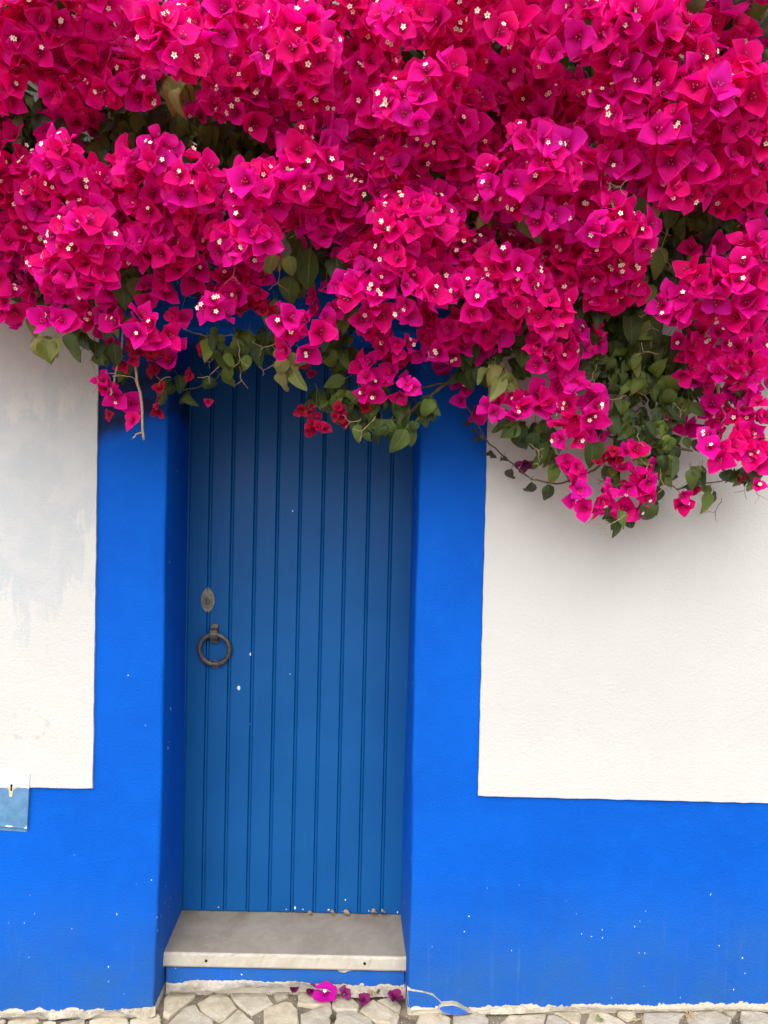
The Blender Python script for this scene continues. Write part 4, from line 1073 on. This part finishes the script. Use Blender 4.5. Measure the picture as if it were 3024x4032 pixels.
def joined(items, nat):
    Vs, Fs, As = [], [], [[] for _ in range(nat)]; o = 0
    for arr, M in items:
        V = arr[0] @ M[:3, :3].T + M[:3, 3]; Vs.append(V); Fs.append(np.asarray(arr[1]) + o); o += len(V)
        for k in range(nat): As[k].append(arr[(2, 4)[k] if len(arr) == 5 else 2 + k])
    return np.vstack(Vs), np.vstack(Fs), [np.concatenate(a) for a in As]
def put_mass(name, items, mat, nat, parent=vine):
    V, F, A = joined(items, nat)
    me = me_from(name, V, F, mat if isinstance(mat, list) else [mat], dict(zip(('along', 'rim' if isinstance(mat, list) else 'across'), A)), np.concatenate([i[0][3] for i in items]) if isinstance(mat, list) else None)
    o = put(name, me, Matrix.Identity(4), parent, VM); tag(o, kind='stuff'); return o
bmass = put_mass('blossom_mass', acc['b'], [M_BRACT, M_TUBE, M_BUD], 2)
if acc['r']: put_mass('young_blossom_mass', acc['r'], [M_RED, M_TUBE, M_BUD], 2)
V = np.vstack([FV @ np.array(q)[:3, :3].T + np.array(q)[:3, 3] for q in facc]); F = np.vstack([np.asarray(FF) + i * len(FV) for i in range(len(facc))])
o = put('floret_mass', me_from('floret_mass', V, F, [M_FLORET, M_TUBE, M_EYE], None, FMI * len(facc)), Matrix.Identity(4), bmass, Matrix.Identity(4)); tag(o, kind='stuff')

def leaf_matrix(p, tip, nr, L):
    x = Vector(tip).normalized(); z = Vector(nr); z = (z - x * z.dot(x)).normalized(); y = z.cross(x)
    return Matrix(((x.x * L, y.x * L, z.x * L, p[0]), (x.y * L, y.y * L, z.y * L, p[1]), (x.z * L, y.z * L, z.z * L, p[2]), (0, 0, 0, 1)))
LME = [[me_from('leaf', V, F, [mt], {'along': A, 'across': S}) for V, F, A, S in LEA] for mt in (M_LEAF, M_PALE)]
lacc = []
for i, (p, tip, nr, L, kd, var) in enumerate(LF_):
    M = leaf_matrix(p, tip, nr, L)
    if i in BIGL or kd == 1: put('leaf', LME[kd][var], M, vine, VM)
    else: lacc.append((LEA[var], np.array(M)))
put_mass('leaf_mass', lacc, M_LEAF, 2)

# ---- stems and twigs
def stem(name, pix, d, r0, r1, mat=M_STEM, seed=0, n=6):
    r_ = random.Random(seed); P = []
    for (u, v), dd in zip(pix, d): P.append(W(u, v, -dd))
    Q = []
    for a, b in zip(P, P[1:]):
        for k in range(4): Q.append(a.lerp(b, k / 4) + Vector((r_.uniform(-.003, .003), r_.uniform(-.004, .004), r_.uniform(-.003, .003))))
    Q.append(P[-1]); m_ = len(Q)
    rad = [(r0 + (r1 - r0) * i / (m_ - 1)) * r_.uniform(.88, 1.15) for i in range(m_)]
    V, F = tube_arrays(Q, rad, n)
    return put(name, mesh_tube(name, V, F, mat), Matrix.Identity(4), vine, VM)
def LX(x, y): return (x * K, y * K)
def RX(x, y): return (1512 + x * K, y * K)
stem('branch', [LX(520, 1240), LX(512, 1330), LX(500, 1480), LX(470, 1590), LX(458, 1640)], [.3, .3, .31, .32, .32], .0034, .0026, M_TWIG, 1)
stem('branch', [LX(540, 1300), LX(550, 1400), LX(562, 1520), LX(582, 1660), LX(597, 1825)], [.28, .29, .31, .33, .34], .0042, .0036, M_TWIG, 2)
stem('twig', [LX(590, 1790), LX(570, 1800), LX(550, 1822)], [.34, .345, .35], .003, .0016, M_TWIG, 3)
stem('twig', [LX(470, 1560), LX(545, 1560), LX(580, 1610)], [.32, .32, .33], .0014, .001, M_TWIG, 4)
stem('twig', [LX(455, 1580), LX(440, 1545), LX(500, 1555)], [.32, .32, .33], .0013, .001, M_TWIG, 5)
stem('branch', [LX(760, 1365), LX(850, 1395), LX(960, 1390), LX(1060, 1405), LX(1180, 1400)], [.16, .18, .2, .22, .26], .0018, .004, M_TWIG, 6)
stem('branch', [RX(260, 1590), RX(190, 1640), RX(110, 1710), RX(10, 1770), RX(-110, 1780)], [.2, .22, .24, .25, .26], .0055, .002, M_STEM, 7)
stem('branch', [RX(420, 1480), RX(330, 1540), RX(260, 1590), RX(180, 1600), RX(60, 1650)], [.2, .2, .2, .2, .22], .006, .0022, M_STEM, 8)
stem('branch', [LX(930, 1520), LX(900, 1570), LX(840, 1600), LX(760, 1620), LX(700, 1610)], [.2, .2, .2, .2, .2], .0026, .0012, M_STEM, 9)
stem('branch', [LX(1040, 1400), LX(980, 1450), LX(930, 1520)], [.22, .21, .2], .003, .0026, M_STEM, 10)
stem('branch', [RX(330, 1660), RX(370, 1730), RX(440, 1840), RX(530, 1925), RX(610, 1985), RX(720, 2008)], [.1, .11, .12, .14, .17, .2], .0022, .0026, M_STEM, 11)
stem('branch', [RX(720, 2008), RX(800, 1990), RX(900, 1930), RX(1000, 1850), RX(1060, 1700)], [.2, .21, .22, .22, .22], .0026, .005, M_STEM, 12)
stem('branch', [RX(880, 1780), RX(960, 1820), RX(1080, 1860), RX(1180, 1850), RX(1280, 1870)], [.2, .2, .22, .22, .24], .0035, .004, M_STEM, 13)
stem('branch', [RX(1060, 1900), RX(1140, 1990), RX(1220, 2030), RX(1300, 2010), RX(1420, 1990)], [.2, .2, .22, .22, .22], .0022, .002, M_STEM, 14)
stem('branch', [RX(950, 2090), RX(930, 2130), RX(920, 2150)], [.22, .22, .22], .003, .0015, M_STEM, 15)
stem('branch', [RX(1390, 1500), RX(1385, 1640), RX(1370, 1720)], [.3, .3, .3], .0055, .004, M_TWIG, 16)
stem('branch', [LX(18, 420), LX(8, 490), LX(-10, 560)], [.45, .43, .4], .006, .005, M_TWIG, 17)
stem('branch', [RX(470, 1440), RX(480, 1500), RX(500, 1560)], [.3, .3, .31], .004, .0025, M_STEM, 18)
stem('branch', [RX(1170, 670), RX(1185, 720), RX(1180, 760)], [.62, .63, .62], .0022, .0016, M_TWIG, 19)
stem('branch', [LX(1030, 850), LX(1100, 860), LX(1130, 890), LX(1140, 940)], [.6, .61, .61, .6], .0016, .0012, M_TWIG, 20)
def fork(pix, d, seed, mat=M_TWIG, r0=.0012):
    """a thorny forked spent flower stalk"""
    r_ = random.Random(seed); a, b = pix; stem('twig', [a, b], [d, d + .02], r0, r0 * .85, mat, seed)
    dx, dy = b[0] - a[0], b[1] - a[1]; L = math.hypot(dx, dy); ang = math.atan2(dy, dx)
    for s in (-1, 1):
        t = ang + s * r_.uniform(.6, 1.1); l = L * r_.uniform(.45, .8)
        stem('twig', [b, (b[0] + l * math.cos(t), b[1] + l * math.sin(t))], [d + .02, d + .03 + r_.uniform(-.02, .02)], r0 * .85, r0 * .5, mat, seed + 100 * s + 7)
for i, (a, b, d) in enumerate([(LX(1190, 980), LX(1210, 920), .5), (LX(1200, 990), LX(1260, 940), .5), (LX(980, 1090), LX(965, 1150), .5), (LX(1130, 560), LX(1150, 580), .45), (LX(730, 1160), LX(770, 1230), .2),
    (LX(100, 660), LX(170, 690), .35), (LX(330, 640), LX(390, 680), .35), (LX(1170, 1420), LX(1090, 1440), .38), (LX(1180, 1400), LX(1195, 1380), .4), (LX(830, 320), LX(870, 400), .6), (LX(660, 330), LX(690, 270), .6),
    (RX(1150, 1330), RX(1100, 1300), .42), (RX(1140, 1370), RX(1110, 1360), .42), (RX(1140, 1470), RX(1080, 1460), .4), (RX(1100, 900), RX(1140, 960), .5), (RX(1180, 950), RX(1150, 1030), .45), (RX(180, 1460), RX(190, 1480), .42),
    (RX(1150, 1050), RX(1190, 1100), .35), (RX(920, 755), RX(980, 775), .66), (RX(1200, 750), RX(1240, 740), .66), (RX(1010, 740), RX(985, 770), .65), (RX(1000, 1640), RX(950, 1660), .3), (RX(1310, 1830), RX(1350, 1900), .3),
    (RX(600, 1840), RX(640, 1870), .25), (RX(1060, 1900), RX(1090, 1930), .28), (LX(840, 1480), LX(870, 1500), .25), (LX(300, 1300), LX(330, 1310), .3), (LX(70, 1300), LX(90, 1290), .25), (LX(1500, 1740), LX(1450, 1750), .3), (LX(1560, 1730), LX(1500, 1790), .3)]):
    fork((a, b), d, 900 + i)
rk = random.Random(19); fringe = [z for z in ZN if z[4] in 'mpD']
for i in range(44):
    cx, cy, rx, ry, t = rk.choice(fringe); u, v = cx + rk.uniform(-1, 1) * rx, cy + rk.uniform(-1, 1) * ry
    a = rk.uniform(.2, 2.9) if rk.random() < .75 else rk.uniform(0, 6.28); l = rk.uniform(35, 85)
    fork(((u, v), (u + l * math.cos(a), v + l * math.sin(a))), dbase(v) + rk.uniform(-.03, .06), 2000 + i, M_TWIG if rk.random() < .6 else M_STEM, .0011)
items = []; rt = random.Random(6)
for k in range(420):                          # the tangle of thin stems inside
    u = rt.uniform(-450, 3450); v = rt.uniform(-550, 1450)
    if v > bottom(u) + 40: continue
    d = rt.uniform(.03, max(.08, dbase(v) - .1)); p = W(u, v, -d)
    dv = Vector((rt.gauss(0, .6), rt.gauss(0, .35), rt.gauss(-.3, .6))).normalized() * rt.uniform(.06, .22)
    r0 = rt.choice((.0012, .0016, .003, .0045))
    q = p + dv; q.y = min(q.y, -.02)
    items.append(tube_arrays([p, p.lerp(q, .5) + Vector((rt.uniform(-.02, .02),) * 3), q], [r0, r0 * .85, r0 * .6], 5))
V, F = join_arrays(items); o = put('stem_tangle', mesh_tube('stem_tangle', V, [tuple(f) for f in F], M_STEM), Matrix.Identity(4), vine, VM); tag(o, kind='stuff')
# withered leaves and one shrivelled purple flower on the bare twig
DME = [me_from('withered_leaf', V, F, [M_DEAD], {'along': A, 'across': S}) for V, F, A, S in DEADL]
for i, (u, v, L, d) in enumerate([(*RX(345, 1740), .055, .11), (*RX(375, 1775), .05, .11), (*RX(398, 1800), .05, .12), (*RX(385, 1810), .045, .12), (*RX(440, 1865), .05, .13), (*RX(452, 1880), .045, .13), (*RX(500, 1890), .05, .14), (*RX(530, 1945), .065, .14), (*RX(612, 2000), .07, .17)]):
    put('withered_leaf', DME[i % 4], leaf_matrix(W(u, v, -d), Vector((rl.gauss(0, .2), rl.gauss(0, .2), -1)), Vector((rl.gauss(0, .5), -1, .1)), L), vine, VM)
put('leaf', LME[0][3], leaf_matrix(W(*RX(680, 2010), -.2), Vector((.15, 0, -1)), Vector((.1, -1, .2)), .062), vine, VM)
wb_ = blossom_arrays(777, .6, -.6); wme = me_from('withered_blossom', wb_[0], wb_[1], [M_DRYB] * 3, {'along': wb_[2]}, wb_[3])
o = put('withered_blossom', wme, facing_matrix(W(*RX(578, 1910), -.16), Vector((.2, -.5, -.9)), 1.0, .040), vine, VM); tag(o, 'shrivelled dark purple flower on the bare twig')

# ================================================================== fallen things on the ground and the step
def fallen(name, u, v, arr, mat, s, nrm, spin, label, cat, group, lift=.006, nat=1):
    p = G(u, v); p.z = gz(p.x) + lift + .010
    me = me_from(name, arr[0], arr[1], [mat] * 3, {'along': arr[2]}, arr[3])
    o = bpy.data.objects.new(name, me); COL.objects.link(o); o.matrix_basis = facing_matrix(p, Vector(nrm), spin, s); tag(o, label, cat, group); return o
gp = 'fallen bracts below the doorstep'
o = fallen('fallen_flower', 1280, 3940, blossom_arrays(901, 2.2, .2, wide=1.4, tip=2.6), M_FRESHF, .043, (.05, -.42, .9), 2.2, 'big bright magenta fallen flower lying on the stones below the doorstep', 'flower', gp, .016)
fm = bpy.data.objects.new('floret', FME); COL.objects.link(fm); PI = o.matrix_basis.inverted(); fm.parent = o; fm.matrix_parent_inverse = PI
fm.matrix_basis = facing_matrix(o.matrix_basis.translation + Vector((0, -.012, .012)), Vector((0, -.7, .7)), 0, 1.0)
for i, (u, v, s, nr, lab) in enumerate([
    (1230, 3926, .020, (-.3, -.3, .7), 'small dull purple bract touching the left side of the bright fallen flower'),
    (1356, 3933, .024, (.2, -.35, .6), 'faded mauve crumpled bract just right of the bright fallen flower'),
    (1430, 3962, .025, (.1, -.35, .7), 'dark purple crumpled bract beside the tan dry leaf below the step'),
    (1553, 3954, .028, (.1, -.3, .8), 'round wine-purple bract in the right-hand corner under the step'),
    (1157, 3918, .016, (0, -.3, .7), 'tiny dark crimson bract in the stone joint left of the bright flower')]):
    fallen('fallen_bract', u, v, blossom_arrays(910 + i, .7, -.3, wide=1.3, tip=2.2), M_DRYB, s, nr, i * 1.3, lab, 'bract', gp, .008)
def ground_leaf(u, v, L, mat, label, seed, y=None, tip=None, group='dry leaves on the ground and step'):
    arr = leaf_arrays(seed, curl=.9, fold=.5)
    if y is None:
        p = G(u, v); p.z = gz(p.x) + .016
    else: p = W(u, v, y)
    me = me_from('fallen_leaf', arr[0], arr[1], [mat], {'along': arr[2], 'across': arr[3]})
    o = bpy.data.objects.new('fallen_leaf', me); COL.objects.link(o); o.matrix_basis = leaf_matrix(p, tip or Vector((1, .2, .1)), Vector((.1, -.5, 1)), L); tag(o, label, 'leaf', group)
ground_leaf(1450, 3930, .034, M_TAN, 'tan dry leaf lying between the purple bracts below the step', 41)
ground_leaf(2352, 4034, .040, M_PALE, 'green leaf lying on a pale cobble right of the door', 42, tip=Vector((.8, .6, .1)))
ground_leaf(1296, 4028, .034, M_DEAD, 'grey dead leaf on the cobble in front of the bright fallen flower', 43)
ground_leaf(1482, 3926, .030, M_DEAD, 'curled dark leaf on a stalk near the right end of the step foot', 44)
for i, (u, L, lab) in enumerate([(1352, .030, 'pale dry leaf curled against the foot of the door, middle of the row'), (1300, .022, 'small brown leaf scrap at the door foot left of the pale curled leaf'),
    (1462, .030, 'tan leaf at the door foot towards the right'), (1500, .026, 'pointed dry leaf against the door foot nearest the right-hand jamb'), (1212, .026, 'brown leaf lying flat at the door foot on the stained part of the step')]):
    ground_leaf(u, 3590 + (6 if i == 4 else 0), L, M_TAN, lab, 60 + i, DR - .022, Vector((1, -.3 + .2 * i, .15)))
def tuft(u, v, n, h, label, seed):
    r_ = random.Random(seed); p = G(u, v); items = []
    for k in range(n):
        d = Vector((r_.gauss(0, .5), r_.gauss(-.1, .3), r_.uniform(.3, 1))).normalized(); L = h * r_.uniform(.5, 1.1)
        b = p + Vector((r_.uniform(-.012, .012), r_.uniform(-.008, .008), -.004)); side = Vector((r_.uniform(-.4, .4), r_.uniform(-.3, .1), -.35))
        items.append(tube_arrays([b, b + d * L * .5, b + d * L * .8 + side * L * .2, b + d * L * .95 + side * L * .55], [.0010, .0009, .0006, .0002], 4))
    V, F = join_arrays(items); o = link('grass_tuft', mesh_tube('grass_tuft', V, [tuple(f) for f in F], M_GRASS)); tag(o, label, 'grass', 'dry grass tufts at the wall foot')
tuft(2716, 4008, 30, .055, 'dry straw-coloured grass tuft spreading against the blue plinth', 1)
tuft(2512, 4012, 16, .040, 'small upright clump of dry grass in the joint left of the spreading tuft', 2)
